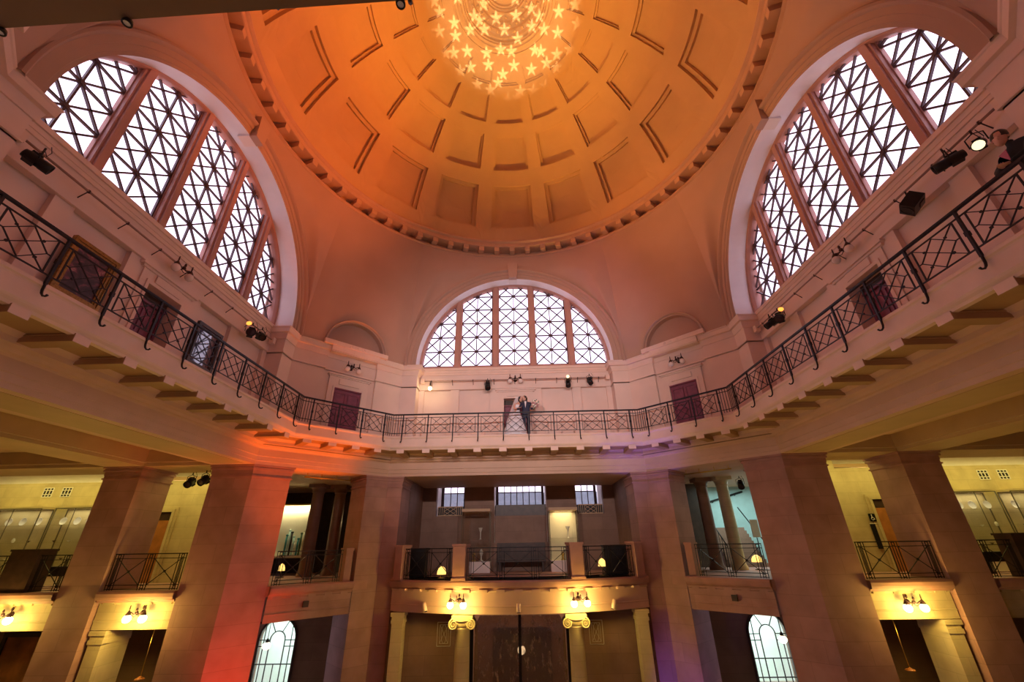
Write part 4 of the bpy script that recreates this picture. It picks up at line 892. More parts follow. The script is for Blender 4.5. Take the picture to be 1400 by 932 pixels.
# arched windows on the ground floor behind the diagonal bays
def arched_window(idx, cx, y, R, ztop_, bottom):
    w = structure('window_%d' % idx); zc = ztop_-R; f = MB(); arc = [(cx+R*cos(pi*i/24), zc+R*sin(pi*i/24)) for i in range(25)]
    pts = [(cx+R, bottom)]+arc+[(cx-R, bottom)]
    f = MB()
    for a_, b_ in zip(pts[:-1], pts[1:]): f.bar((a_[0], y, a_[1]), (b_[0], y, b_[1]), .09, .09, up=(0, 1, 0))
    f.build('window_frame', M['dwood'], w, weld=False); f = MB(); r1 = R*.40
    arc2 = [(cx-r1, bottom)]+[(cx-r1*cos(pi*i/12), zc-.02+r1*sin(pi*i/12)) for i in range(13)]+[(cx+r1, bottom)]
    for a_, b_ in zip(arc2[:-1], arc2[1:]): f.bar((a_[0], y, a_[1]), (b_[0], y, b_[1]), .035, .035, up=(0, 1, 0))
    for dx in (-.72, .72): f.bar((cx+dx*R, y, bottom), (cx+dx*R, y, zc+sqrt(1-dx*dx)*R), .03, .03)
    for a_ in (60, 120): f.bar((cx+r1*cos(rad(a_)), y, zc+r1*sin(rad(a_))), (cx+R*cos(rad(a_)), y, zc+R*sin(rad(a_))), .03, .03, up=(0, 1, 0))
    for z in (zc-.02, zc-.24): f.bar((cx-R, y, z), (cx-r1, y, z), .03, .03); f.bar((cx+r1, y, z), (cx+R, y, z), .03, .03)
    z = zc-.85
    while z > bottom: f.bar((cx-R, y, z), (cx+R, y, z), .035, .035); z -= .62
    f.bar((cx, y, bottom), (cx, y, zc-.85), .03, .03)
    f.build('glazing_bars', M['black'], w, weld=False)
    f = MB(); f.add([(x, y+.03, z) for x, z in pts], [tuple(range(len(pts)))]); f.add([(x, y+.04, z) for x, z in pts], [tuple(range(len(pts)))[::-1]]); f.build('pane', M['quiet'], w)
    return pts
for sx, idx in ((-1, 8), (1, 9)):
    cx, Y, R = sx*10.35, 12.0, .80
    cx = -10.32 if sx < 0 else 10.28
    pts = arched_window(idx, cx, Y, R, -2.66, ZF+.8)
    # wall round it
    f = MB(); n = len(pts); x0, x1, z1 = cx-6, cx+6, -1.4
    out = [(x1, pts[0][1])]+[(cx+6*max(-1, min(1, 1.6*cos(pi*i/24))), z1 if 0 < i < 24 else -3.4) for i in range(25)]+[(x0, pts[-1][1])]
    vs = [(x, Y+.02, z) for x, z in pts]+[(x, Y+.02, z) for x, z in out]; f.add(vs, [(i, i+1, n+i+1, n+i) for i in range(n-1)]); f.box(x0, x1, Y, Y+.2, ZF, pts[0][1])
    f.add([(x, Y-.0, z) for x, z in pts]+[(x, Y+.25, z) for x, z in pts], [(i, i+1, n+i+1, n+i) for i in range(n-1)])
    s = 'left' if sx < 0 else 'right'; st(f.build('wall_ground_corner_%s' % s, M['stone']))
    # bright room beyond
    box_st('wall_bright_room_%s' % s, M['teallight'], (cx-5, cx+5, Y+4, Y+4.1, ZF, -1.4), (cx-1.2*sx-.05, cx-1.2*sx+.05, Y+1.5, Y+4, ZF, -1.4))
    box_st('ceiling_bright_room_%s' % s, M['white'], (cx-5, cx+5, Y+.3, Y+4, -1.5, -1.42))
    li = bpy.data.lights.new('room_light', 'AREA'); li.size = 3; li.size_y = 2; li.shape = 'RECTANGLE'; li.energy = 420; li.color = (.80, 1, .94); lo = bpy.data.objects.new('room_light', li); COL.objects.link(lo); lo.location = (cx, Y+2.2, -1.6)
    lampx = cx-.22 if sx < 0 else cx+.38
    t = thing('pendant_lamp', 'lit pendant lamp against the arched window behind the %s' % ('red washed pier' if sx < 0 else 'right corner pier'), 'pendant lamp', (lampx, Y-.4, -3.62)); m_ = MB(); m_.lathe([(.001, -.14), (.08, -.12), (.15, -.05), (.17, .02), (.12, .1), (.06, .14)], 14); m_.build('shade', M['lamp_warm'], t); m_ = MB(); m_.tube([(0, 0, .14), (0, 0, 2.2)], .012, 6); m_.lathe([(.03, .26), (.07, .2), (.08, .13)], 10); m_.build('rod', M['black'], t)
    # signs inside the right room
    if sx > 0:
        for k, (dx, z, w_, h_) in enumerate(((-1.0, -3.6, .2, .3), (-.9, -4.35, .3, .1), (-.85, -4.9, .32, .25))):
            o = MB(); o.box(-w_/2, w_/2, 0, .02, -h_/2, h_/2); o = o.build('wall_poster', M['tealdk'], loc=(cx+dx*1.05, Y+1.0, z)); tag(o, ['teal poster, topmost of three behind the right arched window', 'thin dark poster, middle of three behind the right arched window', 'teal poster, lowest of three behind the right arched window'][k], 'poster')
        o = MB(); o.box(-.6, .45, 0, .05, -2, 1.9); o = o.build('white_partition', M['white'], loc=(cx-.95, Y+1.1, -4)); tag(o, 'white partition holding posters behind the right arched window', 'partition')
    # square vent on the diagonal beam
    p = rot((.0, 10.16), pi/4*(-sx)); t = MB(); t.box(-.09, .09, 0, .05, -.09, .09); t = t.build('beam_vent', M['dwood'], loc=(p[0], p[1], -1.70), rz=-sx*pi/4); tag(t, 'small dark square vent in the %s angled beam' % s, 'vent')
# ------------------------------------------------------------------ stage lighting
def light_bar(a, half, label):
    c = rot((0, 8.78), a); r = thing('lighting_bar', label, 'lighting bar', (c[0], c[1], 6.83), a)
    m_ = MB(); m_.tube([(-half, 0, 0), (half, 0, 0)], .024, 8); m_.build('pipe', M['pipe'], r)
    m_ = MB(); m_.tube([(-half, .02, .07)]+[(-half+2*half*i/16, .02, .07+.02*(i % 2)) for i in range(17)], .008, 5); m_.build('cable', M['bronze'], r)
    for i in range(9):
        x = -half+.4+(2*half-.8)*i/8; m_ = MB(); m_.tube([(x, 0, 0), (x, .24, -.22)], .012, 5); m_.tube([(x, 0, .03), (x, 0, -.03)], .03, 6); m_.build('bracket', M['bronze'], r)
    for s in (-1, 1): m_ = MB(); m_.box(s*half-.08, s*half+.08, -.08, .08, -.12, .1); m_.build('end_bracket', M['cornice'], r)
for sn, tx in (('front', 'lighting bar along the front wall under the central lunette'), ('left', 'lighting bar along the left wall above the painting'), ('right', 'lighting bar along the right wall above the person in black')): light_bar(ANG[sn], 4.25, tx)
def stage_light(label, loc, aim, r=.11, L=.42, lit=False, barn=False, boxy=False):
    """head pivots in a yoke clamped to the bar above"""
    t = thing('stage_spotlight', label, 'spotlight', loc); d = (Vector(aim)-Vector(loc)).normalized(); q_ = d.to_track_quat('Z', 'Y').to_matrix().to_4x4()
    m_ = MB(); m_.lathe([(.001, -L*.5), (r*.8, -L*.48), (r, -L*.3), (r, L*.15), (r*1.05, L*.16), (r*1.05, L*.5), (r*.92, L*.5), (r*.9, L*.40)], 14, mt=q_); m_.box(-r*.6, r*.6, -r*1.25, r*1.2, -L*.35, L*.02, q_); m_.box(-r*1.5, r*1.5, -r*1.1, r*1.1, -L*.5, L*.46, q_) if boxy else None; m_.build('housing', M['black'], t)
    m_ = MB(); m_.lathe([(.001, L*.44), (r*.6, L*.43), (r*.92, L*.40)], 14, mt=q_); m_.build('lens', M['lens_on'] if lit else M['bronze'], t)
    if barn:
        m_ = MB()
        for k in range(4): mt = q_ @ Matrix.Rotation(k*pi/2, 4, 'Z'); m_.add([tuple(mt @ Vector(v)) for v in ((-r, r, L*.5), (r, r, L*.5), (r*1.4, r*1.9, L*.5+.14), (-r*1.4, r*1.9, L*.5+.14), (-r, r+.006, L*.5), (r, r+.006, L*.5), (r*1.4, r*1.9+.006, L*.5+.14), (-r*1.4, r*1.9+.006, L*.5+.14))], [(0, 1, 2, 3), (7, 6, 5, 4), (0, 4, 5, 1), (1, 5, 6, 2), (2, 6, 7, 3), (3, 7, 4, 0)])
        m_.build('barn_doors', M['black'], t)
    m_ = MB(); sd = d.cross(Vector((0, 0, 1))).normalized()*(r+.03); m_.tube([sd, sd+Vector((0, 0, .2)), Vector((0, 0, .26)), -sd+Vector((0, 0, .2)), -sd], .011, 5); m_.tube([(0, 0, .25), (0, 0, .34)], .018, 6); m_.build('yoke', M['black'], t)
    m_ = MB(); m_.tube([(0, 0, .3), (.12, 0, .12), (.18, 0, .2), (.1, 0, .36)], .007, 5); m_.build('cable', M['black'], t)
    return t
C0 = (0, 0, 12)
stage_light('black stage spotlight left of the centre door on the front wall', (-1.24, 8.66, 6.52), (-1.0, 7.2, 4.6), .12, .5)
stage_light('glowing stage spotlight right of the centre door on the front wall', (2.42, 8.62, 6.55), (2.3, 8.0, 5), .11, .42)
stage_light('black stage spotlight at the right end of the front wall bar', (3.40, 8.62, 6.62), (3.6, 8.0, 5.4), .11, .36)
stage_light('large stage spotlight at the far end of the left wall bar, glowing at the back', (-8.55, 2.72, 6.38), (-7.6, 1.6, 5.9), .14, .38)
stage_light('small black stage spotlight beside the glowing one on the left wall', (-8.6, 3.30, 6.52), (-7.8, 3.0, 6.0), .11, .34)
stage_light('black stage spotlight near the camera end of the left wall bar', (-8.5, -4.0, 6.42), (-7.6, -2.6, 5.9), .10, .42)
stage_light('large stage spotlight at the far end of the right wall bar, glowing at the back', (8.55, 2.60, 6.36), (7.7, 1.8, 5.6), .14, .38)
stage_light('small black stage spotlight beside the glowing one on the right wall', (8.6, 3.15, 6.46), (7.9, 3.5, 6.0), .10, .42)
stage_light('square black stage spotlight hanging alone on the right wall bar', (8.5, -2.42, 6.26), (7.9, -1.9, 5.5), .12, .34, boxy=True)
stage_light('long black stage spotlight next to the lit one on the right wall', (8.5, -3.35, 6.42), (7.4, -2.3, 6.1), .095, .48)
stage_light('lit stage spotlight with a pale yellow lens beside the person in black', (8.30, -3.98, 6.12), (6.0, -5.2, 4.3), .09, .5, lit=True)
# hot gel glow behind the two big far lamps and the small bare bulb
for loc, lab in (((-8.62, 2.62, 6.66), 'left'), ((8.62, 2.52, 6.62), 'right')):
    o = MB(); o.sphere((0, 0, 0), .07, 10, (1.3, .8, 1)); o = o.build('lamp_vent_glow', M['tungsten'], loc=loc); tag(o, 'small orange glowing lamp head above the big spotlight on the %s wall' % lab, 'lamp')
o = MB(); o.sphere((0, 0, 0), .075, 10); o = o.build('lamp_vent_glow', M['lens_on'], loc=(2.42, 8.60, 6.84)); tag(o, 'small yellow glowing lamp head above the spotlight on the front wall', 'lamp')
t = thing('bare_bulb', 'lit bare bulb hanging at the left end of the front wall bar', 'bulb', (-3.85, 8.6, 6.42)); m_ = MB(); m_.sphere((0, 0, 0), .085, 12); m_.build('bulb', M['globe_on'], t); m_ = MB(); m_.tube([(0, 0, .08), (0, 0, .2), (0, .1, .38)], .03, 8); m_.build('holder', M['black'], t)
li = bpy.data.lights.new('bulb_glow', 'POINT'); li.energy = 14; li.color = (1, .75, .4); li.shadow_soft_size = .08; lo = bpy.data.objects.new('bulb_glow', li); COL.objects.link(lo); lo.location = (-3.85, 8.45, 6.40)
# spotlights hung under the lower openings
for (x, y, z, ax, lab) in ((-11.0, 5.9, 2.2, (-11.5, 3, 0), 'right one of two under the left passage beam'), (-11.55, 6.0, 2.15, (-11.4, 3, 0), 'left one of two under the left passage beam, against the dark pier'), (9.5, 9.6, 2.15, (8, 6, -2), 'hanging before the teal wall on the right'), (-6.8, 10.4, 2.3, (-6, 9, -1), 'under the left corner soffit')):
    stage_light('black spotlight, %s' % lab, (x, y, z), ax, .12, .36)
for k, (sx, s) in enumerate(((-1, 'left'), (1, 'right'))):
    t = thing('lighting_truss', 'thin lighting pipe under the %s corner soffit' % s, 'lighting bar', (sx*7.6, 8.2, 2.5), -sx*pi/4); m_ = MB(); m_.tube([(-.95, 0, 0), (.95, 0, 0)], .025, 8); m_.build('pipe', M['brass'], t)
    for x in (-.85, -.3, .3, .85): m_ = MB(); m_.tube([(x, 0, 0), (x, 0, .18)], .012, 5); m_.build('hanger', M['brass'], t)
t = thing('wall_floodlight', 'bright white floodlight under the right corner soffit', 'floodlight', (6.75, 9.75, 1.95)); m_ = MB(); m_.box(-.12, .12, -.02, .1, -.1, .1); m_.build('housing', M['black'], t); m_ = MB(); m_.box(-.1, .1, -.03, -.02, -.08, .08); m_.build('lens', emit('flood_white', (1, .95, .85), 12), t); m_ = MB(); m_.tube([(0, .04, .1), (0, .04, .7)], .015, 6); m_.build('stem', M['black'], t)
# downlights of the near gallery soffit (top left of the view)
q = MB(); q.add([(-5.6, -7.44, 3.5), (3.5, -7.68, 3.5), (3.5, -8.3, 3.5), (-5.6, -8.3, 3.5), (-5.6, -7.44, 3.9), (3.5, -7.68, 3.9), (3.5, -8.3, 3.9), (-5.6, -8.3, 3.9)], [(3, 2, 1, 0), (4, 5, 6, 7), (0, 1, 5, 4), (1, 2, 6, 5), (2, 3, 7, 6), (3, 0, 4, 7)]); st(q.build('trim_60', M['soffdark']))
for x in (-2.59, -3.57, -.56): 
    t = thing('soffit_downlight', 'small round downlight on the gallery edge above the camera', 'downlight', (x, -7.50-.026*(x+3), 3.475), 0, 'downlights on the gallery edge above the camera'); m_ = MB(); m_.lathe([(.001, .03), (.028, .03), (.035, 0), (.033, -.01), (.024, -.01)], 14); m_.build('housing', M['black'], t); m_ = MB(); m_.lathe([(.001, -.004), (.024, -.003)], 12); m_.build('lens', M['china'], t)
# ------------------------------------------------------------------ pictures on the left wall
t = thing('gilt_painting', 'gilt framed dark oil painting of figures on the left gallery wall', 'painting', (-8.93, -2.1, 4.62), pi/2)
w, h = 1.02, 1.28; m_ = MB()
for (d0, d1, y0) in ((0, .07, -.07), (.05, .12, -.045), (.1, .15, -.02)):
    m_.box(-w/2+d0, -w/2+d1, y0, .02, d0, h-d0); m_.box(w/2-d1, w/2-d0, y0, .02, d0, h-d0); m_.box(-w/2+d0, w/2-d0, y0, .02, d0, d1); m_.box(-w/2+d0, w/2-d0, y0, .02, h-d1, h-d0)
m_.build('frame', M['gilt'], t); m_ = MB(); m_.box(-w/2+.1, w/2-.1, 0, .02, .1, h-.1); m_.build('canvas', M['painting'], t)
t = thing('dark_framed_picture', 'dark framed glazed picture reflecting the window, far end of the left gallery wall', 'picture', (-8.93, 1.55, 4.62), pi/2); w = 1.0; m_ = MB()
for (d0, d1, y0) in ((0, .09, -.06), (.07, .12, -.03)):
    m_.box(-w/2+d0, -w/2+d1, y0, .02, d0, h-d0); m_.box(w/2-d1, w/2-d0, y0, .02, d0, h-d0); m_.box(-w/2+d0, w/2-d0, y0, .02, d0, d1); m_.box(-w/2+d0, w/2-d0, y0, .02, h-d1, h-d0)
m_.build('frame', M['dwood'], t)
gm, nt, b = _nt('picture_glass'); b.inputs['Base Color'].default_value = (.02, .02, .06, 1); b.inputs['Roughness'].default_value = .03; b.inputs['Metallic'].default_value = 0; b.inputs['IOR'].default_value = 2.2
m_ = MB(); m_.box(-w/2+.1, w/2-.1, 0, .02, .1, h-.1); m_.build('glazing', gm, t)
# ------------------------------------------------------------------ people
def skin_obj(name, nodes, edges, m, parent, root=0, sub=2):
    me = bpy.data.meshes.new(name); me.from_pydata([n[:3] for n in nodes], edges, []); o = bpy.data.objects.new(name, me); COL.objects.link(o); o.parent = parent; me.materials.append(m)
    sk = o.modifiers.new('skin', 'SKIN'); sk.use_smooth_shade = True
    if not me.skin_vertices: me.attributes  # layer is made with the modifier
    lay = me.skin_vertices[0].data if len(me.skin_vertices) else None
    if lay is None:
        bm = bmesh.new(); bm.from_mesh(me); bm.verts.layers.skin.verify(); bm.to_mesh(me); bm.free(); lay = me.skin_vertices[0].data
    for i, n in enumerate(nodes):
        r = n[3]; lay[i].radius = (r, r) if not isinstance(r, tuple) else r
        lay[i].use_root = (i == root)
    s = o.modifiers.new('sub', 'SUBSURF'); s.levels = sub; s.render_levels = sub
    return o
def head(parent, x, y, z, face, tilt=0, sc=1.):
    """head mesh with face features; face = direction angle (0 looks to -y)"""
    mb = MB(); R = Matrix.Translation((x, y, z)) @ Matrix.Rotation(face, 4, 'Z') @ Matrix.Rotation(tilt, 4, 'Y') @ Matrix.Scale(sc, 4)
    prof = [(.001, -.115), (.035, -.11), (.055, -.085), (.068, -.04), (.076, .01), (.078, .05), (.068, .09), (.04, .115), (.001, .123)]
    mb.lathe(prof, 16, mt=R @ Matrix.Diagonal((1, 1.2, 1, 1)))
    mb.add([tuple(R @ Vector(v)) for v in ((-.014, -.088, -.02), (.014, -.088, -.02), (0, -.118, -.022), (0, -.09, .03), (0, -.088, -.032))], [(0, 2, 3), (2, 1, 3), (0, 4, 2), (4, 1, 2)], True)
    for s in (-1, 1):
        mb.sphere(R @ Vector((s*.079, .0, .0)), .022*sc, 8, (.5, .8, 1.3)); mb.sphere(R @ Vector((s*.028, -.084, .025)), .012*sc, 6)
    mb.sphere(R @ Vector((0, -.086, -.055)), .02*sc, 8, (1.2, .5, .45))
    o = mb.build('head', M['skin'], parent); return R
def hair_cap(parent, R, m, long=False):
    mb = MB(); prof = [(.084, .0), (.088, .04), (.08, .09), (.05, .125), (.001, .136)]
    mb.lathe(prof, 16, mt=R @ Matrix.Translation((0, .016, 0)) @ Matrix.Diagonal((1, 1.12, 1, 1)))
    mb.sphere(R @ Vector((0, .045, .0)), .08, 10, (1, .85, 1.1 if not long else 1.5)); mb.build('hair', m, parent)
def hand(parent, wrist, dirv, side, sc=1.):
    w = Vector(wrist); d = Vector(dirv).normalized(); sd = d.cross(Vector((0, 0, 1))).normalized()
    if sd.length < .1: sd = Vector((1, 0, 0))
    nodes = [(*(w), .024*sc), (*(w+d*.05*sc), .032*sc)]; edges = [(0, 1)]; k = 2; nrm = d.cross(sd)
    for i, (o, l) in enumerate(((-.03, .07), (-.01, .08), (.01, .075), (.03, .06))):
        b = w+d*.07*sc+sd*o*sc; nodes += [(*b, .011*sc), (*(b+d*l*.5*sc-nrm*.005), .0095*sc), (*(b+d*l*sc-nrm*.025*sc), .008*sc)]; edges += [(1, k), (k, k+1), (k+1, k+2)]; k += 3
    b = w+d*.03*sc+sd*side*.04*sc; nodes += [(*b, .012*sc), (*(b+d*.04*sc+sd*side*.015*sc), .010*sc)]; edges += [(1, k), (k, k+1)]
    return skin_obj('hand', nodes, edges, M['skin'], parent, sub=1)
# groom: side on to the rail, turned to the bride
g = thing('person', 'person in navy suit and white shirt on the gallery, standing before the centre door', 'person', (.46, 8.04, ZG))
nd = [(0, 0, .92, .14), (0, 0, 1.15, .135), (0, 0, 1.38, .15), (0, 0, 1.47, .065), (0, 0, 1.55, .055),
      (-.09, 0, .86, .095), (-.09, -.01, .48, .07), (-.09, 0, .09, .05), (-.09, -.14, .04, .038), (.09, 0, .86, .095), (.10, .01, .48, .07), (.11, .02, .09, .05), (.12, -.12, .04, .038),
      (-.18, 0, 1.40, .07), (-.28, -.12, 1.16, .05), (-.38, -.2, 1.12, .035), (.18, 0, 1.40, .07), (.27, -.03, 1.15, .05), (.20, -.12, 1.18, .034)]
ed = [(0, 1), (1, 2), (2, 3), (3, 4), (0, 5), (5, 6), (6, 7), (7, 8), (0, 9), (9, 10), (10, 11), (11, 12), (2, 13), (13, 14), (14, 15), (2, 16), (16, 17), (17, 18)]
skin_obj('body', nd, ed, M['suit'], g)
R_ = head(g, -.05, -.02, 1.63, -.95, .1, .95); hair_cap(g, R_, M['hair']); hand(g, (-.38, -.2, 1.12), (-1, 0, -.1), 1); hand(g, (.20, -.12, 1.18), (.3, -.5, .3), -1)
m_ = MB(); m_.add([(-.06, -.14, 1.46), (.03, -.15, 1.46), (-.02, -.165, 1.16), (-.06, -.15, 1.46), (.03, -.16, 1.46), (-.02, -.175, 1.16)], [(0, 1, 2), (3, 5, 4), (0, 3, 4, 1), (1, 4, 5, 2), (2, 5, 3, 0)]); m_.build('shirt_front', M['shirt'], g)
# bride
br_ = thing('person', 'person in a white wedding dress and pale veil, embraced on the gallery', 'person', (.05, 8.07, ZG)); br_.scale = (1, 1, 1.045)
nd = [(0, 0, .95, .11), (.02, 0, 1.12, .095), (.06, 0, 1.28, .105), (.09, 0, 1.38, .05), (.12, 0, 1.45, .045), (0, 0, .6, .09), (0, 0, .1, .06),
      (-.07, -.02, 1.31, .048), (-.10, -.14, 1.10, .036), (.10, -.22, 1.12, .026), (.20, -.02, 1.31, .048), (.32, -.08, 1.18, .036), (.46, -.02, 1.34, .026)]
ed = [(0, 1), (1, 2), (2, 3), (3, 4), (0, 5), (5, 6), (2, 7), (7, 8), (8, 9), (2, 10), (10, 11), (11, 12)]
skin_obj('body', nd, ed, M['skin'], br_)
m_ = MB(); n_ = 28; vs = []; prof = [(.115, 1.30), (.12, 1.2), (.105, 1.08), (.13, .98), (.2, .82), (.30, .55), (.40, .28), (.48, .02)]
for j, (r, z) in enumerate(prof):
    for i in range(n_):
        a = 2*pi*i/n_; rr = r*(1+(.05*sin(a*9)*(j/7))) if j > 2 else r; sx_ = -1 if cos(a) < 0 else 1; ex = 1.35 if (cos(a) < 0 and j > 3) else 1
        vs.append((rr*cos(a)*ex+.06*(1-j/7)*.9, rr*sin(a)*.85, z))
m_.add(vs, [(j*n_+i, j*n_+(i+1) % n_, (j+1)*n_+(i+1) % n_, (j+1)*n_+i) for j in range(7) for i in range(n_)], True); m_.build('dress', M['dress'], br_)
R_ = head(br_, .19, -.02, 1.54, .85, -.14, .92); hair_cap(br_, R_, M['hair'], True); hand(br_, (.10, -.22, 1.12), (1, 0, .1), -1, .85); hand(br_, (.46, -.02, 1.34), (1, 0, .2), 1, .85)
m_ = MB(); vs = []; rows = 10; cols_ = 14
for j in range(rows):
    t_ = j/(rows-1); 
    for i in range(cols_):
        a = pi*.42+pi*1.12*i/(cols_-1); r = .10+.26*t_**.8; vs.append((.10-.20*t_+r*cos(a)*1.0, .04+r*sin(a)*.6*(1 if sin(a) > 0 else .4)+.01*sin(i*1.9), 1.68-1.15*t_+.0*r))
m_.add(vs, [(j*cols_+i, j*cols_+i+1, (j+1)*cols_+i+1, (j+1)*cols_+i) for j in range(rows-1) for i in range(cols_-1)], True); m_.build('veil', M['veil'], br_)
# bouquet held behind the groom's shoulder
bq = thing('flower_bouquet', 'round cream and pink wedding bouquet held behind the shoulder of the suited person', 'bouquet', (.86, 8.0, ZG+1.36)); m_ = MB(); fl = MB(); lf = MB()
for k in range(26):
    a = k*2.4; zz = 1-2*(k+.5)/26; r = sqrt(1-zz*zz); p = (.14*r*cos(a), .14*r*sin(a), .15*zz+.03); (fl if k % 3 else m_).sphere(p, .045, 7)
    q_ = (.19*r*cos(a+.5), .19*r*sin(a+.5), .19*zz+.02); lf.add([p, (q_[0]+.02, q_[1], q_[2]-.02), (q_[0]*1.08, q_[1]*1.08, q_[2]*1.08), (q_[0]-.02, q_[1], q_[2]+.02)], [(0, 1, 2, 3)])
fl.build('cream_flowers', M['flower'], bq); m_.build('pink_flowers', M['flowerp'], bq); lf.build('leaves', M['leafm'], bq); s3 = MB(); s3.tube([(0, 0, -.1), (-.08, 0, -.25)], .02, 6); s3.build('stems', M['leafm'], bq)
# man leaning on the right rail
mn = thing('person', 'dark haired person in a black suit leaning on the right gallery rail near the camera', 'person', (7.93, -4.66, ZG), 0)
nd = [(.16, 0, .90, .14), (.10, .06, 1.10, .145), (-.02, .06, 1.30, .17), (-.07, .09, 1.39, .06), (-.10, .11, 1.46, .05),
      (.16, -.1, .84, .09), (.16, -.1, .46, .065), (.18, -.1, .06, .05), (.08, -.1, .03, .04), (.16, .1, .84, .09), (.16, .1, .46, .065), (.18, .12, .06, .05), (.08, .12, .03, .04),
      (-.02, -.06, 1.30, .07), (-.15, -.08, 1.08, .055), (-.33, .06, .98, .038), (.0, .24, 1.27, .08), (-.14, .38, 1.06, .07), (-.30, .20, 1.0, .04)]
ed = [(0, 1), (1, 2), (2, 3), (3, 4), (0, 5), (5, 6), (6, 7), (7, 8), (0, 9), (9, 10), (10, 11), (11, 12), (2, 13), (13, 14), (14, 15), (2, 16), (16, 17), (17, 18)]
skin_obj('body', nd, ed, M['blacksuit'], mn)
R_ = head(mn, -.14, .12, 1.54, -pi/2+.5, .15, 1.05); hair_cap(mn, R_ @ Matrix.Scale(1.1, 4), M['hair']); hand(mn, (-.33, .06, .98), (-.6, .5, -.1), 1); hand(mn, (-.30, .20, 1.0), (-.6, -.4, -.1), -1)
m_ = MB(); m_.add([(-.17, .12, 1.30), (-.13, .26, 1.31), (-.13, .17, 1.12), (-.18, .12, 1.30), (-.14, .26, 1.31), (-.14, .17, 1.12)], [(0, 1, 2), (3, 5, 4), (0, 3, 4, 1), (1, 4, 5, 2), (2, 5, 3, 0)]); m_.build('shirt_front', M['pinkshirt'], mn)
# ------------------------------------------------------------------ outer hull so only windows admit daylight
q = MB(); q.lathe([(10.8, 3.4), (10.8, 7.3)], 64); q.lathe([(10.8, 7.3), (10.8, 7.31)], 64)
q = MB()
for a in DIA.values():
    mt = Matrix.Rotation(a, 4, 'Z'); q.box(-3.6, 3.6, 10.0, 10.2, 3.3, 14.4, mt)
for a in ANG.values():
    mt = Matrix.Rotation(a, 4, 'Z')
    q.box(-5.2, 5.2, 9.5, 9.7, 3.3, 7.5, mt)
    vs = []; n = 32
    for i in range(n+1):
        t_ = pi*i/n; vs.append((4.55*cos(t_), 9.45, 7.72+4.55*sin(t_)))
    for i in range(n+1):
        t_ = pi*i/n; vs.append((5.6*max(-1, min(1, 1.5*cos(t_))), 9.45, 7.3 if i in (0, n) else min(14.4, 7.7+10*sin(t_))))
    q.add([tuple(mt @ Vector(v)) for v in vs], [(i, i+1, n+2+i, n+1+i) for i in range(n)])
q.lathe([(8.45, 13.45), (9.2, 14.0), (10.6, 14.2)], 64)
st(q.build('wall_outer_hull', M['stone']))
# ------------------------------------------------------------------ light
w = bpy.data.worlds.new('world'); SC.world = w; w.use_nodes = True; bg = w.node_tree.nodes['Background']; bg.inputs[0].default_value = (.90, .76, 1.0, 1); bg.inputs[1].default_value = 2.7
for a in ANG.values():
    p = rot((0, 9.5), a); area('window_portal', (p[0], p[1], 10), (-pi/2, 0, a), 9.2, 4.8, 1, (1, 1, 1), True)
area('window_portal', (0, W0+1.5, 2.5), (-pi/2, 0, 0), 9, 1.6, 1, (1, 1, 1), True)
def spot(name, loc, aim, e, col, ang, blend=.6, r=.15):
    li = bpy.data.lights.new(name, 'SPOT'); li.energy = e; li.color = col; li.spot_size = rad(ang); li.spot_blend = blend; li.shadow_soft_size = r
    o = bpy.data.objects.new(name, li); COL.objects.link(o); o.location = loc; o.rotation_euler = (Vector(aim)-Vector(loc)).to_track_quat('-Z', 'Y').to_euler(); return o
# coloured uplights of the event rig, then added fill for the gallery wall
spot('dome_wash_orange', (8.45, 2.5, 6.8), (-7.2, .6, 15.6), 9000, (1, .20, .006), 48, 1, .08)
spot('dome_wash_gold', (-8.45, 2.6, 6.8), (6.8, .6, 16.6), 5200, (1, .42, .08), 60, 1, .08)
spot('dome_wash_gold', (2.4, 8.5, 6.9), (-.6, 0, 20.2), 7500, (1, .46, .06), 60, 1, .08)
spot('pendentive_wash', (-8.3, 2.7, 6.8), (5.4, 6.6, 11.9), 1900, (1, .24, .05), 34, 1, .08)
spot('gallery_wall_wash', (3.0, -7.5, 5.2), (0, 9, 6.3), 2700, (1, .80, .76), 60, 1)  # unseen pair, added to make up for the blocked back window
spot('gallery_wall_wash', (-3.0, -7.5, 5.2), (0, 9, 6.3), 2700, (1, .80, .76), 60, 1)
# star gobo
g_ = spot('star_projector', (0, -7.5, 5.2), (0, .4, 20.4), 32000, (1, .74, .42), 23, .6, .01)
li = g_.data; li.use_nodes = True; nt = li.node_tree; N = nt.nodes.new; L = nt.links.new; em = nt.nodes['Emission']
tc = N('ShaderNodeTexCoord'); sp = N('ShaderNodeSeparateXYZ'); L(tc.outputs['Normal'], sp.inputs[0])
dx = N('ShaderNodeMath'); dx.operation = 'DIVIDE'; L(sp.outputs[0], dx.inputs[0]); L(sp.outputs[2], dx.inputs[1])
dy = N('ShaderNodeMath'); dy.operation = 'DIVIDE'; L(sp.outputs[1], dy.inputs[0]); L(sp.outputs[2], dy.inputs[1])
cb = N('ShaderNodeCombineXYZ'); L(dx.outputs[0], cb.inputs[0]); L(dy.outputs[0], cb.inputs[1])
vo = N('ShaderNodeTexVoronoi'); vo.voronoi_dimensions = '2D'; vo.inputs['Scale'].default_value = 27; vo.inputs['Randomness'].default_value = .75; L(cb.outputs[0], vo.inputs['Vector'])
sc_ = N('ShaderNodeVectorMath'); sc_.operation = 'SUBTRACT'; L(cb.outputs[0], sc_.inputs[0]); L(vo.outputs['Position'], sc_.inputs[1])
s2n = N('ShaderNodeSeparateXYZ'); L(sc_.outputs[0], s2n.inputs[0])
at = N('ShaderNodeMath'); at.operation = 'ARCTAN2'; L(s2n.outputs[1], at.inputs[0]); L(s2n.outputs[0], at.inputs[1])
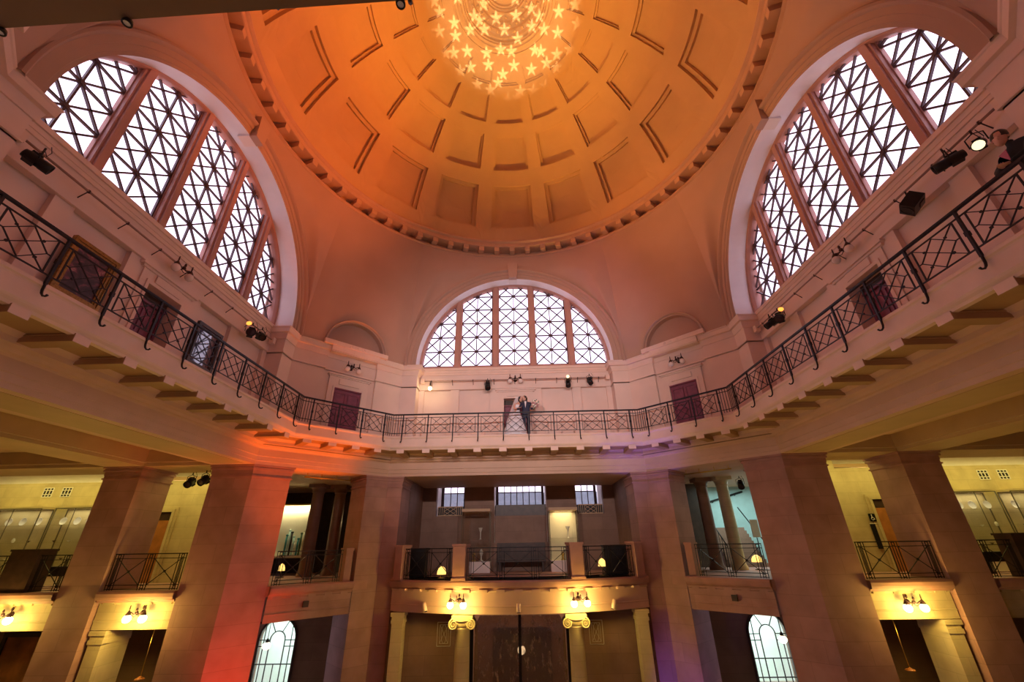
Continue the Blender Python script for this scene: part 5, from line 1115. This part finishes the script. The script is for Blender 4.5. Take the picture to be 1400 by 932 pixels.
def mth(op, a, b=None, c=None):
    n_ = N('ShaderNodeMath'); n_.operation = op
    for i_, v in enumerate((a, b, c)):
        if v is None: continue
        if isinstance(v, (int, float)): n_.inputs[i_].default_value = v
        else: L(v, n_.inputs[i_])
    return n_.outputs[0]
fr = mth('FRACT', mth('MULTIPLY_ADD', at.outputs[0], 5/(2*pi), 10.25))
tri = mth('POWER', mth('MULTIPLY', mth('ABSOLUTE', mth('SUBTRACT', fr, .5)), 2), 1.5)
rr = mth('MULTIPLY_ADD', tri, .27, .17)
sb = N('ShaderNodeMath'); sb.operation = 'SUBTRACT'; L(rr, sb.inputs[0]); L(vo.outputs['Distance'], sb.inputs[1])
mr = N('ShaderNodeMapRange'); L(sb.outputs[0], mr.inputs[0]); mr.inputs[1].default_value = -.05; mr.inputs[2].default_value = .08; mr.inputs[3].default_value = .22; mr.inputs[4].default_value = 1.
L(mr.outputs[0], em.inputs['Strength'])
# floor uplights: red by the left corner pier, violet by the right inner pier
spot('red_uplight', (-7.3, 5.0, -5.8), (-8.9, 6.0, -1.0), 900, (1, .06, .02), 60, 1)
spot('orange_uplight', (-5.2, 4.5, -5.8), (-7.5, 6.1, 3.5), 4200, (1, .15, .005), 34, .8)
spot('violet_uplight', (4.5, 5.5, -5.8), (5.0, 8.0, 3.5), 1700, (.20, .12, 1), 26, .8)
spot('violet_uplight', (5.2, 6.5, -5.8), (5.7, 8.9, -4.5), 160, (.3, .15, 1), 60, .9)
# warm ambience of the lower floors
for sx in (-1, 1):
    area('cove_light', (sx*18.5, 9.34, 2.5), (pi, 0, 0), 9, .04, 25, (1, .86, .40))
    area('passage_light', (sx*18.5, 7.9, 3.1), (0, 0, 0), 8, .8, 120, (1, .82, .21)); area('passage_light', (sx*12.6, 8.0, 3.1), (0, 0, 0), 3.6, .8, 50, (1, .82, .21))
    area('aisle_light', (sx*13.5, 0, -2.5), (pi, 0, 0), 5, 6, 24, (1, .60, .12)); area('floor_bounce', (sx*7.4, -1, -3), (pi, 0, 0), 1.2, 8, 42, (1, .62, .08))  # second area is an added upward fill that yellows the brackets
area('stair_light', (11.5, 13.0, 2.6), (0, 0, 0), 3, 3, 160, (.75, 1, .95))
area('hall_light', (0, 0, -2.0), (pi, 0, 0), 9, 9, 58, (1, .56, .44), spread=rad(115))  # unseen upward fill, added to lift piers, entablature and gallery
# ------------------------------------------------------------------ view
SC.view_settings.view_transform = 'Standard'; SC.view_settings.look = 'None'; SC.view_settings.gamma = 1; SC.view_settings.use_curve_mapping = False; SC.view_settings.exposure = 0
SC.cycles.use_denoising = True; SC.cycles.max_bounces = 8; SC.cycles.diffuse_bounces = 4; SC.cycles.transparent_max_bounces = 16; SC.cycles.sample_clamp_indirect = 6
